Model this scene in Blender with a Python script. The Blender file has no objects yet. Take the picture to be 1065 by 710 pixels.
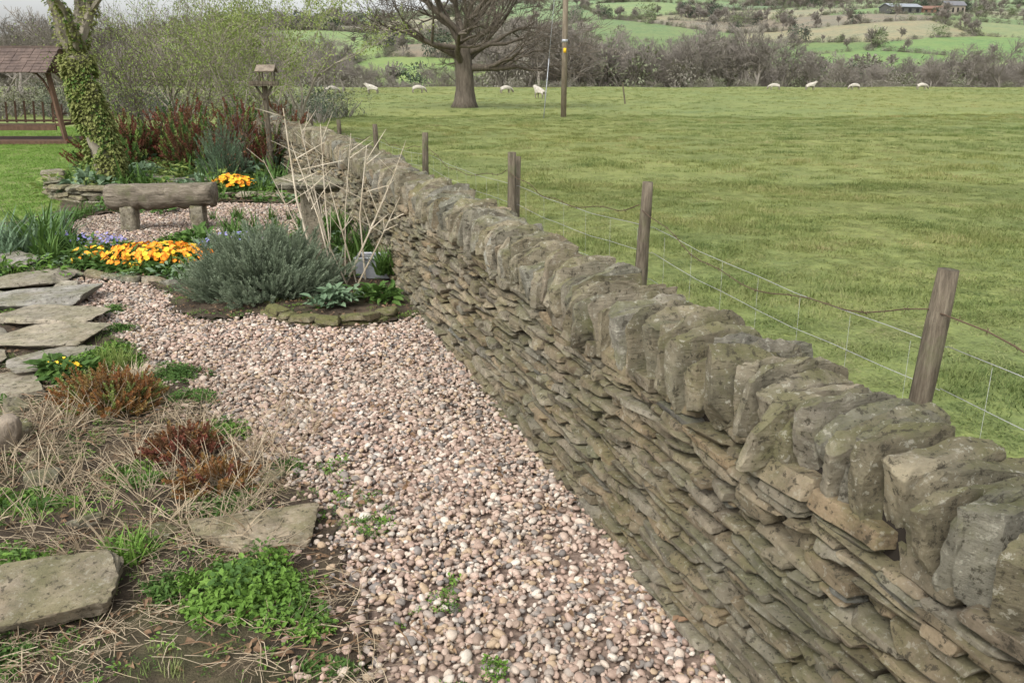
import bpy, math, random
import numpy as np
from mathutils import Vector, Euler, Quaternion, Matrix, noise
R=np.random.default_rng(7); random.seed(7)
scene=bpy.context.scene
scene.view_settings.view_transform='Standard'; scene.view_settings.look='None'; scene.view_settings.exposure=0
# ---------------------------------------------------------------- camera
cam=bpy.data.cameras.new("camera"); co=bpy.data.objects.new("camera",cam); scene.collection.objects.link(co)
co.location=(0,0,1.65); co.rotation_euler=(math.radians(90-18.03),0,0)
cam.lens=29.07; cam.sensor_width=36; cam.clip_end=5000; cam.clip_start=0.05; scene.camera=co
# ---------------------------------------------------------------- light
SUN_EL=50; SUN_AZ=215   # azimuth of sun, clockwise from +Y (behind-left of camera)
w=bpy.data.worlds.new("World"); scene.world=w; w.use_nodes=True
nt=w.node_tree; nt.nodes.clear()
o=nt.nodes.new('ShaderNodeOutputWorld'); bg=nt.nodes.new('ShaderNodeBackground'); sk=nt.nodes.new('ShaderNodeTexSky')
sk.sky_type='NISHITA'; sk.sun_disc=False; sk.sun_elevation=math.radians(SUN_EL); sk.sun_rotation=math.radians(SUN_AZ)
sk.dust_density=4; sk.air_density=1.0; sk.ozone_density=1
hs=nt.nodes.new('ShaderNodeHueSaturation'); hs.inputs['Saturation'].default_value=0.18; hs.inputs['Value'].default_value=2.2
nt.links.new(sk.outputs[0],hs.inputs['Color']); nt.links.new(hs.outputs[0],bg.inputs[0]); bg.inputs[1].default_value=0.15
nt.links.new(bg.outputs[0],o.inputs[0])
sl=bpy.data.lights.new("sun",'SUN'); sl.energy=1.15; sl.angle=math.radians(14); sl.color=(1,.97,.92)
so=bpy.data.objects.new("sun",sl); scene.collection.objects.link(so)
az=math.radians(SUN_AZ); el=math.radians(SUN_EL)
sd=Vector((math.sin(az)*math.cos(el),math.cos(az)*math.cos(el),math.sin(el)))
so.rotation_euler=sd.to_track_quat('Z','Y').to_euler(); so.location=(0,-5,20)

# ---------------------------------------------------------------- material helpers
class NB:
    def __init__(s,name):
        s.m=bpy.data.materials.new(name); s.m.use_nodes=True; s.t=s.m.node_tree; s.t.nodes.clear()
        s.out=s.n('ShaderNodeOutputMaterial'); s.p=s.n('ShaderNodeBsdfPrincipled'); s.l(s.p.outputs[0],s.out.inputs[0])
        s.p.inputs['Roughness'].default_value=.9
        s.p.inputs['Specular IOR Level'].default_value=.2
        s.co=s.n('ShaderNodeTexCoord').outputs['Object']
    def n(s,t): return s.t.nodes.new(t)
    def l(s,a,b): s.t.links.new(a,b)
    def noise(s,scale,detail=4,rough=.6,vec=None,dist=0):
        n=s.n('ShaderNodeTexNoise'); n.inputs['Scale'].default_value=scale; n.inputs['Detail'].default_value=detail
        n.inputs['Roughness'].default_value=rough; n.inputs['Distortion'].default_value=dist; s.l(vec or s.co,n.inputs['Vector']); return n.outputs['Fac']
    def ramp(s,fac,stops,interp='LINEAR'):
        n=s.n('ShaderNodeValToRGB'); n.color_ramp.interpolation=interp; e=n.color_ramp.elements
        while len(e)<len(stops): e.new(.5)
        for i,(p,c) in enumerate(stops):
            e[i].position=p; e[i].color=(c,c,c,1) if isinstance(c,(int,float)) else (*c,1)
        s.l(fac,n.inputs[0]); return n.outputs[0]
    def mix(s,f,a,b,mode='MIX'):
        n=s.n('ShaderNodeMix'); n.data_type='RGBA'; n.blend_type=mode
        for k,v in ((0,f),(6,a),(7,b)):
            if isinstance(v,(int,float)): n.inputs[k].default_value=v
            elif isinstance(v,tuple): n.inputs[k].default_value=(*v,1)
            else: s.l(v,n.inputs[k])
        return n.outputs[2]
    def math(s,op,a,b_,c=None):
        n=s.n('ShaderNodeMath'); n.operation=op
        for i,v in enumerate((a,b_,c)):
            if v is None: continue
            if isinstance(v,(int,float)): n.inputs[i].default_value=v
            else: s.l(v,n.inputs[i])
        return n.outputs[0]
    def bump(s,h,strength=.5,dist=.01):
        b=s.n('ShaderNodeBump'); b.inputs['Strength'].default_value=strength; b.inputs['Distance'].default_value=dist
        s.l(h,b.inputs['Height'])
        if s.p.inputs['Normal'].is_linked: s.l(s.p.inputs['Normal'].links[0].from_socket,b.inputs['Normal'])
        s.l(b.outputs[0],s.p.inputs['Normal'])
    def col(s,c):
        if isinstance(c,tuple): s.p.inputs['Base Color'].default_value=(*c,1)
        else: s.l(c,s.p.inputs['Base Color'])
    def attr(s,name):
        n=s.n('ShaderNodeAttribute'); n.attribute_name=name; return n
    def rnd(s): return s.n('ShaderNodeObjectInfo').outputs['Random']
    def pos(s): return s.n('ShaderNodeNewGeometry').outputs['Position']
    def mapping(s,sc):
        n=s.n('ShaderNodeMapping'); n.inputs['Scale'].default_value=sc; s.l(s.co,n.inputs[0]); return n.outputs[0]
    def transl(s,f,c):
        t=s.n('ShaderNodeBsdfTranslucent'); mx=s.n('ShaderNodeMixShader'); mx.inputs[0].default_value=f
        if isinstance(c,tuple): t.inputs[0].default_value=(*c,1)
        else: s.l(c,t.inputs[0])
        s.l(s.p.outputs[0],mx.inputs[1]); s.l(t.outputs[0],mx.inputs[2]); s.l(mx.outputs[0],s.out.inputs[0])

def foliage(name,cols,trans=.2,rough=.65,nscale=6,world=None):
    b=NB(name); r=b.rnd()
    nz=b.noise(world or nscale,3 if world else 1,vec=b.pos() if world else None)
    f=b.math('MULTIPLY_ADD',nz,1.3 if world else .6,b.math('MULTIPLY_ADD',r,.5,-.4 if world else -.05))
    c=b.ramp(f,[(i/(len(cols)-1),k) for i,k in enumerate(cols)])
    if world:
        c=b.mix(b.ramp(b.noise(.07,3,.6,vec=b.pos()),[(.42,0),(.60,.6)]),c,b.mix(1,c,(1.35,1.10,1.0),'MULTIPLY'))
        c=b.mix(b.ramp(b.noise(.25,4,.7,vec=b.pos()),[(.45,0),(.62,.5)]),c,b.mix(1,c,(.72,.78,.8),'MULTIPLY'))
    b.col(c); b.p.inputs['Roughness'].default_value=rough
    if trans>0: b.transl(trans,c)
    return b.m

def stone_mat(name,cols,lichen=.5,moss=.5,bumpd=.006,s=1.0,rust=.3,mossbias=0):
    b=NB(name); a=b.attr('rnd').outputs['Fac']
    c=b.ramp(a,[(i/(len(cols)-1),k) for i,k in enumerate(cols)])
    n1=b.noise(9*s,5,.72); c=b.mix(.85,c,b.ramp(n1,[(.32,.42),(.5,1.0),(.68,1.5)]),'MULTIPLY')
    n5=b.noise(3.1*s,3,.6); c=b.mix(b.ramp(n5,[(.5,0),(.72,rust)]),c,(.23,.155,.085))
    n6=b.noise(1.7*s,4,.7); c=b.mix(b.ramp(n6,[(.46,0),(.62,.5)]),c,(.125,.122,.085))
    g=b.n('ShaderNodeNewGeometry'); sx=b.n('ShaderNodeSeparateXYZ'); b.l(g.outputs['Normal'],sx.inputs[0])
    mm=b.math('MULTIPLY_ADD',sx.outputs[2],.14,b.noise(5.5*s,5,.7))
    c=b.mix(b.ramp(mm,[(.53-mossbias,0),(.70-mossbias,moss)]),c,(.125,.125,.045))
    n2=b.noise(34*s,4,.75); c=b.mix(b.ramp(n2,[(.58,0),(.64,lichen)]),c,(.42,.40,.32))
    c=b.mix(b.ramp(n2,[(.37,.8),(.44,0)]),c,(.05,.043,.03))
    b.col(c)
    st=b.noise(1,3,.6,vec=b.mapping((16*s,16*s,110*s)))
    hsum=b.math('MULTIPLY_ADD',st,.6,b.noise(42*s,7,.85))
    b.bump(hsum,1.0,bumpd*2.1)
    b.p.inputs['Roughness'].default_value=.95
    return b.m

# ---------------------------------------------------------------- mesh helpers
def link(o,parent=None):
    scene.collection.objects.link(o)
    if parent: o.parent=parent
    return o
def np_mesh(name,V,Q,mats,smooth=True,rnd=None,mi=None,sharp=None):
    me=bpy.data.meshes.new(name); V=np.asarray(V,dtype=np.float32); Q=np.asarray(Q,dtype=np.int32)
    k=Q.shape[1]
    me.vertices.add(len(V)); me.vertices.foreach_set('co',V.ravel())
    me.loops.add(Q.size); me.loops.foreach_set('vertex_index',Q.ravel())
    me.polygons.add(len(Q)); me.polygons.foreach_set('loop_start',np.arange(0,Q.size,k,dtype=np.int32))
    me.polygons.foreach_set('use_smooth',np.full(len(Q),smooth))
    for m in mats: me.materials.append(m)
    if mi is not None: me.polygons.foreach_set('material_index',np.asarray(mi,dtype=np.int32))
    me.update(calc_edges=True)
    if rnd is not None:
        at=me.attributes.new('rnd','FLOAT','POINT'); at.data.foreach_set('value',np.asarray(rnd,dtype=np.float32))
    me.validate()
    if sharp: me.set_sharp_from_angle(angle=math.radians(sharp))
    return me
class MB:
    def __init__(s): s.V=[];s.F=[];s.M=[];s.R=[]
    def add(s,vs,fs,m=0,r=None):
        b=len(s.V); s.V+= [tuple(v) for v in vs]; s.F+=[tuple(i+b for i in f) for f in fs]; s.M+=[m]*len(fs)
        r=random.random() if r is None else r; s.R+=[r]*len(vs)
    def box(s,c,h,rot=(0,0,0),m=0):
        M=Euler(rot).to_matrix(); c=Vector(c)
        vs=[c+M@Vector((x*h[0],y*h[1],z*h[2])) for x in(-1,1) for y in(-1,1) for z in(-1,1)]
        s.add(vs,[(0,1,3,2),(4,6,7,5),(0,4,5,1),(2,3,7,6),(0,2,6,4),(1,5,7,3)],m)
    def beam(s,a,b,w,h,m=0):
        a=Vector(a);b=Vector(b);d=b-a; q=d.to_track_quat('X','Z').to_euler()
        s.box((a+b)/2,(d.length/2,w/2,h/2),q,m)
    def tube(s,pts,rad,n=6,m=0,cap=True,wob=0):
        pts=[Vector(p) for p in pts]; vs=[];fs=[]
        for i,p in enumerate(pts):
            d=(pts[min(i+1,len(pts)-1)]-pts[max(i-1,0)]); 
            if d.length<1e-7: d=Vector((0,0,1))
            d.normalize()
            u=d.cross(Vector((.3,.9,.2)));
            if u.length<.1: u=d.cross(Vector((1,0,0)))
            u.normalize(); v=d.cross(u); r=rad[i] if hasattr(rad,'__len__') else rad
            for k in range(n):
                t=2*math.pi*k/n; q=u*math.cos(t)+v*math.sin(t); rr=r
                if wob: rr=r*(1+wob*noise.fractal((p+q*r)*9,1,2,3))
                vs.append(p+q*rr)
        for i in range(len(pts)-1):
            for k in range(n):
                a=i*n+k;b=i*n+(k+1)%n; fs.append((a,b,b+n,a+n))
        if cap: fs.append(tuple(range(n))[::-1]); fs.append(tuple((len(pts)-1)*n+k for k in range(n)))
        s.add(vs,fs,m)
    def leaf(s,p,d,l,w,m=0,fold=.25,droop=.2):
        p=Vector(p);d=Vector(d).normalized(); up=Vector((0,0,1)); sd=d.cross(up)
        if sd.length<.05: sd=Vector((random.random()-.5,random.random()-.5,0.01))
        sd.normalize(); up=sd.cross(d)
        a=random.uniform(-.6,.6); sd,up=sd*math.cos(a)+up*math.sin(a), up*math.cos(a)-sd*math.sin(a)
        m1=p+d*l*.35; m2=p+d*l*.72-up*l*droop*.3; t=p+d*l-up*l*droop
        vs=[p,m1+sd*w*.5+up*w*fold,m1,m1-sd*w*.5+up*w*fold,m2+sd*w*.36+up*w*fold*.6,m2,m2-sd*w*.36+up*w*fold*.6,t]
        s.add(vs,[(0,2,1),(0,3,2),(1,2,5,4),(2,3,6,5),(4,5,7),(5,6,7)],m)
    def blade(s,p,d,l,w,bend,m=0,seg=3):
        p=Vector(p); d=Vector(d).normalized(); hz=Vector((d.x,d.y,0)); 
        if hz.length<.05: hz=Vector((random.random()-.5,random.random()-.5,0))
        hz.normalize(); sd=Vector((-hz.y,hz.x,0)); vs=[];fs=[]; q=p.copy(); dd=d.copy()
        for i in range(seg+1):
            f=i/seg; ww=w*(1-f**2)*.5
            if i==seg: vs.append(q.copy())
            else: vs+= [q+sd*ww,q-sd*ww]
            dd=(dd+hz*bend/seg-Vector((0,0,bend*.7/seg))).normalized(); q=q+dd*l/seg
        for i in range(seg-1): fs.append((2*i,2*i+1,2*i+3,2*i+2))
        fs.append((2*seg-2,2*seg-1,2*seg)); s.add(vs,fs,m)
    def mesh(s,name,mats,smooth=False):
        me=bpy.data.meshes.new(name); me.from_pydata(s.V,[],s.F)
        for m in mats: me.materials.append(m)
        me.polygons.foreach_set('material_index',s.M)
        me.polygons.foreach_set('use_smooth',[smooth]*len(s.F))
        at=me.attributes.new('rnd','FLOAT','POINT'); at.data.foreach_set('value',s.R)
        me.update(); return me
    def obj(s,name,mats,smooth=False,parent=None):
        return link(bpy.data.objects.new(name,s.mesh(name,mats,smooth)),parent)

def tmpl(mb,mats,smooth=False): return bpy.data.objects.new("part",mb.mesh("part",mats,smooth))

def scatter(name,pts,rots,scl,templates,idx=None,parent=None):
    pts=np.asarray(pts,dtype=np.float32); n=len(pts)
    rots=np.asarray(rots,dtype=np.float32); scl=np.asarray(scl,dtype=np.float32)
    if scl.ndim==1: scl=np.repeat(scl[:,None],3,1)
    me=bpy.data.meshes.new(name); me.vertices.add(n); me.vertices.foreach_set('co',pts.ravel())
    for k,v in(('rot',rots),('scl',scl)):
        a=me.attributes.new(k,'FLOAT_VECTOR','POINT'); a.data.foreach_set('vector',np.ascontiguousarray(v).ravel())
    a=me.attributes.new('idx','INT','POINT'); a.data.foreach_set('value',np.asarray(idx if idx is not None else R.integers(0,len(templates),n),dtype=np.int32))
    me.update()
    ob=bpy.data.objects.new(name,me); link(ob,parent)
    col=bpy.data.collections.new(name+"_parts")
    for i,t in enumerate(templates):
        if not t.name.startswith(name): t.name="%s_part_%02d"%(name,i)
        col.objects.link(t)
    g=bpy.data.node_groups.new(name+"_instances",'GeometryNodeTree')
    g.interface.new_socket('Geometry',in_out='INPUT',socket_type='NodeSocketGeometry')
    g.interface.new_socket('Geometry',in_out='OUTPUT',socket_type='NodeSocketGeometry')
    gi=g.nodes.new('NodeGroupInput'); go=g.nodes.new('NodeGroupOutput')
    ip=g.nodes.new('GeometryNodeInstanceOnPoints'); ci=g.nodes.new('GeometryNodeCollectionInfo')
    ci.inputs['Collection'].default_value=col; ci.inputs['Separate Children'].default_value=True; ci.inputs['Reset Children'].default_value=True
    def na(nm,t):
        q=g.nodes.new('GeometryNodeInputNamedAttribute'); q.data_type=t; q.inputs['Name'].default_value=nm; return q.outputs['Attribute']
    e=g.nodes.new('FunctionNodeEulerToRotation'); g.links.new(na('rot','FLOAT_VECTOR'),e.inputs[0])
    g.links.new(gi.outputs[0],ip.inputs['Points']); g.links.new(ci.outputs[0],ip.inputs['Instance'])
    ip.inputs['Pick Instance'].default_value=True
    g.links.new(na('idx','INT'),ip.inputs['Instance Index']); g.links.new(e.outputs[0],ip.inputs['Rotation'])
    g.links.new(na('scl','FLOAT_VECTOR'),ip.inputs['Scale']); g.links.new(ip.outputs[0],go.inputs[0])
    md=ob.modifiers.new('instances','NODES'); md.node_group=g
    return ob
def dir_eul(d,roll=None):
    q=Vector(d).to_track_quat('Z','Y'); return (q@Quaternion((0,0,1),random.uniform(0,6.28) if roll is None else roll)).to_euler()[:]
def zrot(n,tilt=.12): return np.stack([R.normal(0,tilt,n),R.normal(0,tilt,n),R.uniform(0,6.283,n)],1)
def inside(poly,x,y):
    x=np.asarray(x);y=np.asarray(y); c=np.zeros(x.shape,bool); n=len(poly); j=n-1
    for i in range(n):
        xi,yi=poly[i];xj,yj=poly[j]
        c^=((yi>y)!=(yj>y))&(x<(xj-xi)*(y-yi)/((yj-yi) or 1e-9)+xi); j=i
    return c
def sm(t): t=np.clip(t,0,1); return t*t*(3-2*t)

# ---------------------------------------------------------------- stones
def cube_t(N):
    idx={};V=[];Q=[]
    def g(p):
        k=tuple(np.round(p,5)); 
        if k not in idx: idx[k]=len(V); V.append(k)
        return idx[k]
    L=np.linspace(-1,1,N+1)
    if N>=7: L=.45*L+.55*np.sin(L*math.pi/2)
    for ax in range(3):
        for sg in(-1,1):
            for i in range(N):
                for j in range(N):
                    c=[]
                    for (a,b) in((i,j),(i+1,j),(i+1,j+1),(i,j+1)):
                        p=[0,0,0]; p[ax]=sg; p[(ax+1)%3]=L[a]; p[(ax+2)%3]=L[b]; c.append(g(np.array(p)))
                    Q.append(c if sg>0 else c[::-1])
    return np.array(V,float),np.array(Q)
CT={n:cube_t(n) for n in(3,5,7,9,12,14,18)}
def stones(C,H,E,N,k=9,jit=.12,amp=.004,rnd=None,cope=False,clips=6,cmin=.62,cw=(1,1,1)):
    T,Q=CT[N]; M=len(C); C=np.asarray(C,float);H=np.asarray(H,float);E=np.asarray(E,float)
    kk=np.full(M,float(k)) if np.isscalar(k) else k
    P=np.repeat(T[None],M,0)
    nr=(np.abs(P)**kk[:,None,None]).sum(2)**(1/kk[:,None]); P=P/nr[:,:,None]
    if cope: # irregular broken tops: shoulders and notches cut in the depth-height plane
        for sg in(-1,1,-1,1):
            ang=R.uniform(.45,1.4,(M,1)); ny=sg*np.cos(ang);nz=np.sin(ang); d=(np.abs(ny)+np.abs(nz))*R.uniform(.70,1.02,(M,1))
            ex=np.clip(P[...,1]*ny+P[...,2]*nz-d,0,None); P[...,1]-=ex*ny; P[...,2]-=ex*nz
    for _ in range(clips):
        n_=R.normal(0,1,(M,3))*np.array(cw); n_/=np.linalg.norm(n_,axis=1,keepdims=True)
        d=np.abs(n_).sum(1)*R.uniform(cmin,.98,M); ex=np.clip((P*n_[:,None,:]).sum(2)-d[:,None],0,None)
        P=P-ex[...,None]*n_[:,None,:]
    X,Y,Z=P[...,0].copy(),P[...,1].copy(),P[...,2].copy()
    J=R.normal(0,jit,(M,12,1))
    P[...,0]+=J[:,0]*X*Y+J[:,1]*X*Z+J[:,2]*Y*.7+J[:,3]*Z*.7
    P[...,1]+=J[:,4]*X*Y+J[:,5]*Y*Z
    P[...,2]+=J[:,6]*Z*X+J[:,7]*Z*Y+J[:,8]*X*.5
    if cope:
        tz=np.clip(Z+.2,0,None)
        P[...,0]*=(1-R.uniform(-.05,.28,(M,1))*tz); P[...,2]+=R.normal(0,.12,(M,1))*Y*(Z>0)
        for f_ in(3,6,11,17): P[...,2]+=(R.uniform(.015,.06,(M,1))*3/f_)*(1-2*np.abs(np.sin(Y*f_+R.uniform(0,6.3,(M,1))+X*.8)))*np.clip(Z,0,1)
    P*=H[:,None,:]
    Dp=np.zeros(P.shape)
    for f,a,rg in((.7,1.6,0),(1.6,1.0,0),(3.2,.9,1),(7,.6,1)):
        for ax in range(3):
            K=R.normal(0,1,(M,1,3))*f*28; ph=R.uniform(0,6.28,(M,1)); q=np.sin((P*K).sum(2)+ph)
            Dp[...,ax]+=a*amp*(q if not rg else (1-2*np.abs(q)))
    P+=Dp
    cx,sx=np.cos(E[:,0]),np.sin(E[:,0]);cy,sy=np.cos(E[:,1]),np.sin(E[:,1]);cz,sz=np.cos(E[:,2]),np.sin(E[:,2])
    Rm=np.empty((M,3,3))
    Rm[:,0,0]=cy*cz;Rm[:,0,1]=sx*sy*cz-cx*sz;Rm[:,0,2]=cx*sy*cz+sx*sz
    Rm[:,1,0]=cy*sz;Rm[:,1,1]=sx*sy*sz+cx*cz;Rm[:,1,2]=cx*sy*sz-sx*cz
    Rm[:,2,0]=-sy;Rm[:,2,1]=sx*cy;Rm[:,2,2]=cx*cy
    P=np.einsum('mij,mtj->mti',Rm,P)+C[:,None,:]
    n=len(T); QQ=(Q[None]+(np.arange(M)*n)[:,None,None]).reshape(-1,4)
    r=np.repeat(R.random(M) if rnd is None else rnd,n)
    return P.reshape(-1,3),QQ,r
def merge(parts):
    V=[];Q=[];r=[];b=0
    for v,q,rr in parts: V.append(v);Q.append(q+b);r.append(rr);b+=len(v)
    return np.concatenate(V),np.concatenate(Q),np.concatenate(r)

# ================================================================ MATERIALS
m_wall=stone_mat("sandstone_walling",[(.13,.108,.07),(.25,.20,.128),(.18,.165,.125),(.31,.25,.165),(.20,.18,.135),(.27,.20,.12),(.15,.13,.09),(.27,.24,.18),(.21,.165,.11),(.145,.142,.125)],.4,.45)
m_cope=stone_mat("sandstone_cope",[(.15,.13,.085),(.25,.215,.145),(.19,.175,.135),(.28,.24,.17),(.20,.18,.125),(.24,.19,.125),(.24,.23,.19),(.17,.155,.11)],.6,.6)
m_flag=stone_mat("flagstone",[(.23,.20,.155),(.30,.26,.195),(.24,.23,.21),(.28,.235,.17)],.35,.35,.003)
b=NB("wall_core_earth"); b.col((.025,.02,.015)); m_core=b.m
b=NB("pebble"); r=b.rnd()
c=b.ramp(r,[(0,(.33,.235,.185)),(.14,(.42,.32,.255)),(.28,(.25,.18,.14)),(.40,(.47,.39,.315)),(.52,(.31,.26,.22)),(.60,(.53,.47,.395)),(.67,(.21,.185,.165)),(.76,(.38,.28,.185)),(.86,(.40,.285,.225)),(.95,(.13,.115,.105))],'CONSTANT')
c=b.mix(.6,c,b.ramp(b.noise(2.5,3,.7),[(.3,.6),(.7,1.25)]),'MULTIPLY')
c=b.mix(b.ramp(b.noise(.9,4,.6,vec=b.pos()),[(.42,0),(.66,.35)]),c,(.18,.155,.11)); b.col(c); b.p.inputs['Roughness'].default_value=.65; m_peb=b.m
b=NB("gravel_bed"); c=b.ramp(b.noise(60,3,.7),[(.35,(.10,.07,.055)),(.65,(.24,.18,.14))]); b.col(c); m_gbed=b.m
b=NB("soil"); c=b.ramp(b.noise(7,6,.7),[(.3,(.03,.022,.015)),(.5,(.07,.052,.035)),(.68,(.14,.105,.068))])
c=b.mix(b.ramp(b.noise(1.6,4,.6),[(.5,0),(.65,.5)]),c,(.075,.09,.03)); b.col(c); b.bump(b.noise(40,6,.7),1,.03); m_soil=b.m
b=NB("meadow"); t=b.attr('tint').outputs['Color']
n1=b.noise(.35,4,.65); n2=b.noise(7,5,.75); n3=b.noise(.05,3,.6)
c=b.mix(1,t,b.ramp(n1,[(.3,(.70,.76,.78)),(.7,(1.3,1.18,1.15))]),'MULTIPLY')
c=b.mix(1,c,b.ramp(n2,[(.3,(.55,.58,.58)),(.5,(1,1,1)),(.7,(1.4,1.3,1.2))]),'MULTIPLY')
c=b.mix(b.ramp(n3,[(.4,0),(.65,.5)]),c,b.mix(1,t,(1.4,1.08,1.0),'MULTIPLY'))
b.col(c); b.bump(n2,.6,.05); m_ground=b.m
m_grass=foliage("grass_blade",[(.07,.105,.03),(.12,.165,.048),(.175,.215,.068),(.23,.25,.10),(.33,.305,.16)],.25,world=.9)
m_lawn=foliage("lawn_blade",[(.12,.21,.035),(.18,.29,.055)],.25)
m_leafg=foliage("leaf_green",[(.035,.08,.018),(.07,.135,.028),(.12,.19,.045)])
m_leafbright=foliage("leaf_bright",[(.07,.14,.022),(.12,.22,.035),(.18,.28,.06)])
m_grey=foliage("leaf_silver",[(.12,.155,.10),(.195,.24,.155),(.29,.33,.23)],.15)
m_bluegreen=foliage("leaf_bluegreen",[(.07,.12,.07),(.14,.21,.12),(.2,.27,.16)])
m_red=foliage("leaf_russet",[(.10,.035,.024),(.18,.06,.038),(.14,.08,.035),(.11,.12,.04)])
m_rust=foliage("leaf_rust",[(.15,.06,.022),(.26,.115,.04),(.22,.14,.045),(.14,.14,.04)])
m_straw=foliage("dry_stem",[(.20,.15,.09),(.34,.27,.18),(.46,.39,.28)],0)
m_dead=foliage("dead_leaf",[(.08,.05,.028),(.17,.105,.06),(.27,.185,.11)],0)
m_ivy=foliage("ivy_leaf",[(.09,.12,.03),(.18,.20,.06),(.36,.36,.14)],.2)
m_orange=foliage("petal_orange",[(.75,.18,.01),(.80,.27,.02),(.80,.40,.07)],.1)
m_yellow=foliage("petal_yellow",[(.80,.44,.02),(.80,.56,.05)],.1)
m_blue=foliage("petal_blue",[(.14,.14,.42),(.32,.32,.58)],.15)
m_bud=foliage("leaf_spring",[(.13,.18,.04),(.21,.27,.07),(.29,.33,.12)],.25)
def bark(name,c1,c2,s=8):
    b=NB(name); n=b.noise(1,5,.7,vec=b.mapping((s,s,s*.25))); b.col(b.ramp(n,[(.3,c1),(.7,c2)])); b.bump(n,.8,.03); return b.m
m_bark=bark("bark",(.055,.045,.035),(.15,.125,.095))
b=NB("distant_bark"); b.col((.185,.165,.14)); m_twig=b.m  # bark colour lightened to imitate haze over far trees
m_pale=bark("pale_bark",(.14,.12,.09),(.32,.285,.22))
b=NB("weathered_post"); n_=b.noise(1,5,.75,vec=b.mapping((45,45,5))); c=b.ramp(n_,[(.32,(.045,.037,.026)),(.5,(.12,.098,.07)),(.7,(.21,.18,.13))])
c=b.mix(b.ramp(b.noise(7,4,.7),[(.5,0),(.7,.55)]),c,(.10,.115,.05)); b.col(c); b.bump(n_,1,.012); m_post=b.m
m_oldwood=bark("old_timber",(.13,.105,.08),(.29,.24,.18),10)
m_brownwood=bark("brown_timber",(.06,.037,.025),(.14,.085,.055),10)
m_tile=bark("shingle",(.07,.052,.045),(.15,.11,.09),5)
b=NB("galvanised_wire"); b.col((.38,.38,.37)); b.p.inputs['Metallic'].default_value=.3; b.p.inputs['Roughness'].default_value=.55; m_wire=b.m
b=NB("rusty_wire"); b.col((.09,.06,.04)); m_rwire=b.m
b=NB("wool"); sx=b.n('ShaderNodeSeparateXYZ'); b.l(b.co,sx.inputs[0])
b.col(b.mix(b.ramp(sx.outputs[2],[(.30,1),(.42,0)]),b.ramp(b.noise(9,4),[(.3,(.34,.31,.26)),(.7,(.54,.50,.43))]),(.22,.19,.16))); b.bump(b.noise(25,4),1,.05); m_wool=b.m
b=NB("zinc"); b.col(b.ramp(b.noise(12,4),[(.3,(.25,.26,.27)),(.7,(.4,.41,.42))])); b.p.inputs['Metallic'].default_value=.4; b.p.inputs['Roughness'].default_value=.5; m_zinc=b.m

# ================================================================ TERRAIN
def terr(x,y):
    x=np.asarray(x,float);y=np.asarray(y,float)
    z=-7*sm((y-98)/90)
    A=40+30*sm((x+420)/220)+22*sm((x+190)/260)
    t=np.clip(y,None,1060)-215; z=z+A*np.where(t>0,np.sqrt(t*t+60**2)-60,0)/730
    z=z+(3.2*np.sin(x*.013+y*.007)+2.0*np.sin(x*.031-y*.011))*sm((y-250)/200)
    z=z+.05*np.sin(x*.35+1)*np.sin(y*.23)*sm((y-14)/12)
    return z
ys=np.concatenate([np.linspace(-30,30,61),np.geomspace(30.5,1700,330)])
xs_p=np.concatenate([np.linspace(0,20,21),np.geomspace(20.6,1500,170)]); xs=np.concatenate([-xs_p[::-1][:-1],xs_p])
GX,GY=np.meshgrid(xs,ys); GZ=terr(GX,GY)
ns=190; seeds=np.stack([R.uniform(-750,1100,ns),R.uniform(215,1150,ns)],1)
seedw=np.array([1.0,1.5])
TC=np.array([(.12,.195,.055),(.14,.215,.06),(.095,.15,.055),(.16,.205,.08),(.115,.20,.055),(.20,.20,.11),(.105,.17,.048),(.16,.145,.095)])
def cell(x,y):
    P=np.stack([np.asarray(x).ravel(),np.asarray(y).ravel()],1)
    out=np.empty(len(P),int); gap=np.empty(len(P))
    for i in range(0,len(P),20000):
        d=np.sqrt((((P[i:i+20000,None]-seeds[None])*seedw)**2).sum(2)); s=np.partition(d,1,axis=1)
        out[i:i+20000]=d.argmin(1); gap[i:i+20000]=s[:,1]-s[:,0]
    return out,gap
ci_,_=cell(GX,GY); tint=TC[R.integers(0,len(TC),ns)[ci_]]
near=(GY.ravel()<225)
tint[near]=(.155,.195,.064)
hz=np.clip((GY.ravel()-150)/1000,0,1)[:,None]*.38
tint=tint*(1-hz)+np.array([.23,.28,.28])*hz  # aerial haze painted into the ground colour, stronger with distance
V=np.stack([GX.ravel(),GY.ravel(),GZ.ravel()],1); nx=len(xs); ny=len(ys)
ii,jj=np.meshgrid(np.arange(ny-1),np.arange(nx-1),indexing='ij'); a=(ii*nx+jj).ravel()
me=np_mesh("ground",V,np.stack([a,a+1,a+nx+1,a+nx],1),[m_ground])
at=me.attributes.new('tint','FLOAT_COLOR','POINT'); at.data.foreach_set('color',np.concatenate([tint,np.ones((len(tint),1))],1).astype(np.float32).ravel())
link(bpy.data.objects.new("ground",me))

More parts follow.
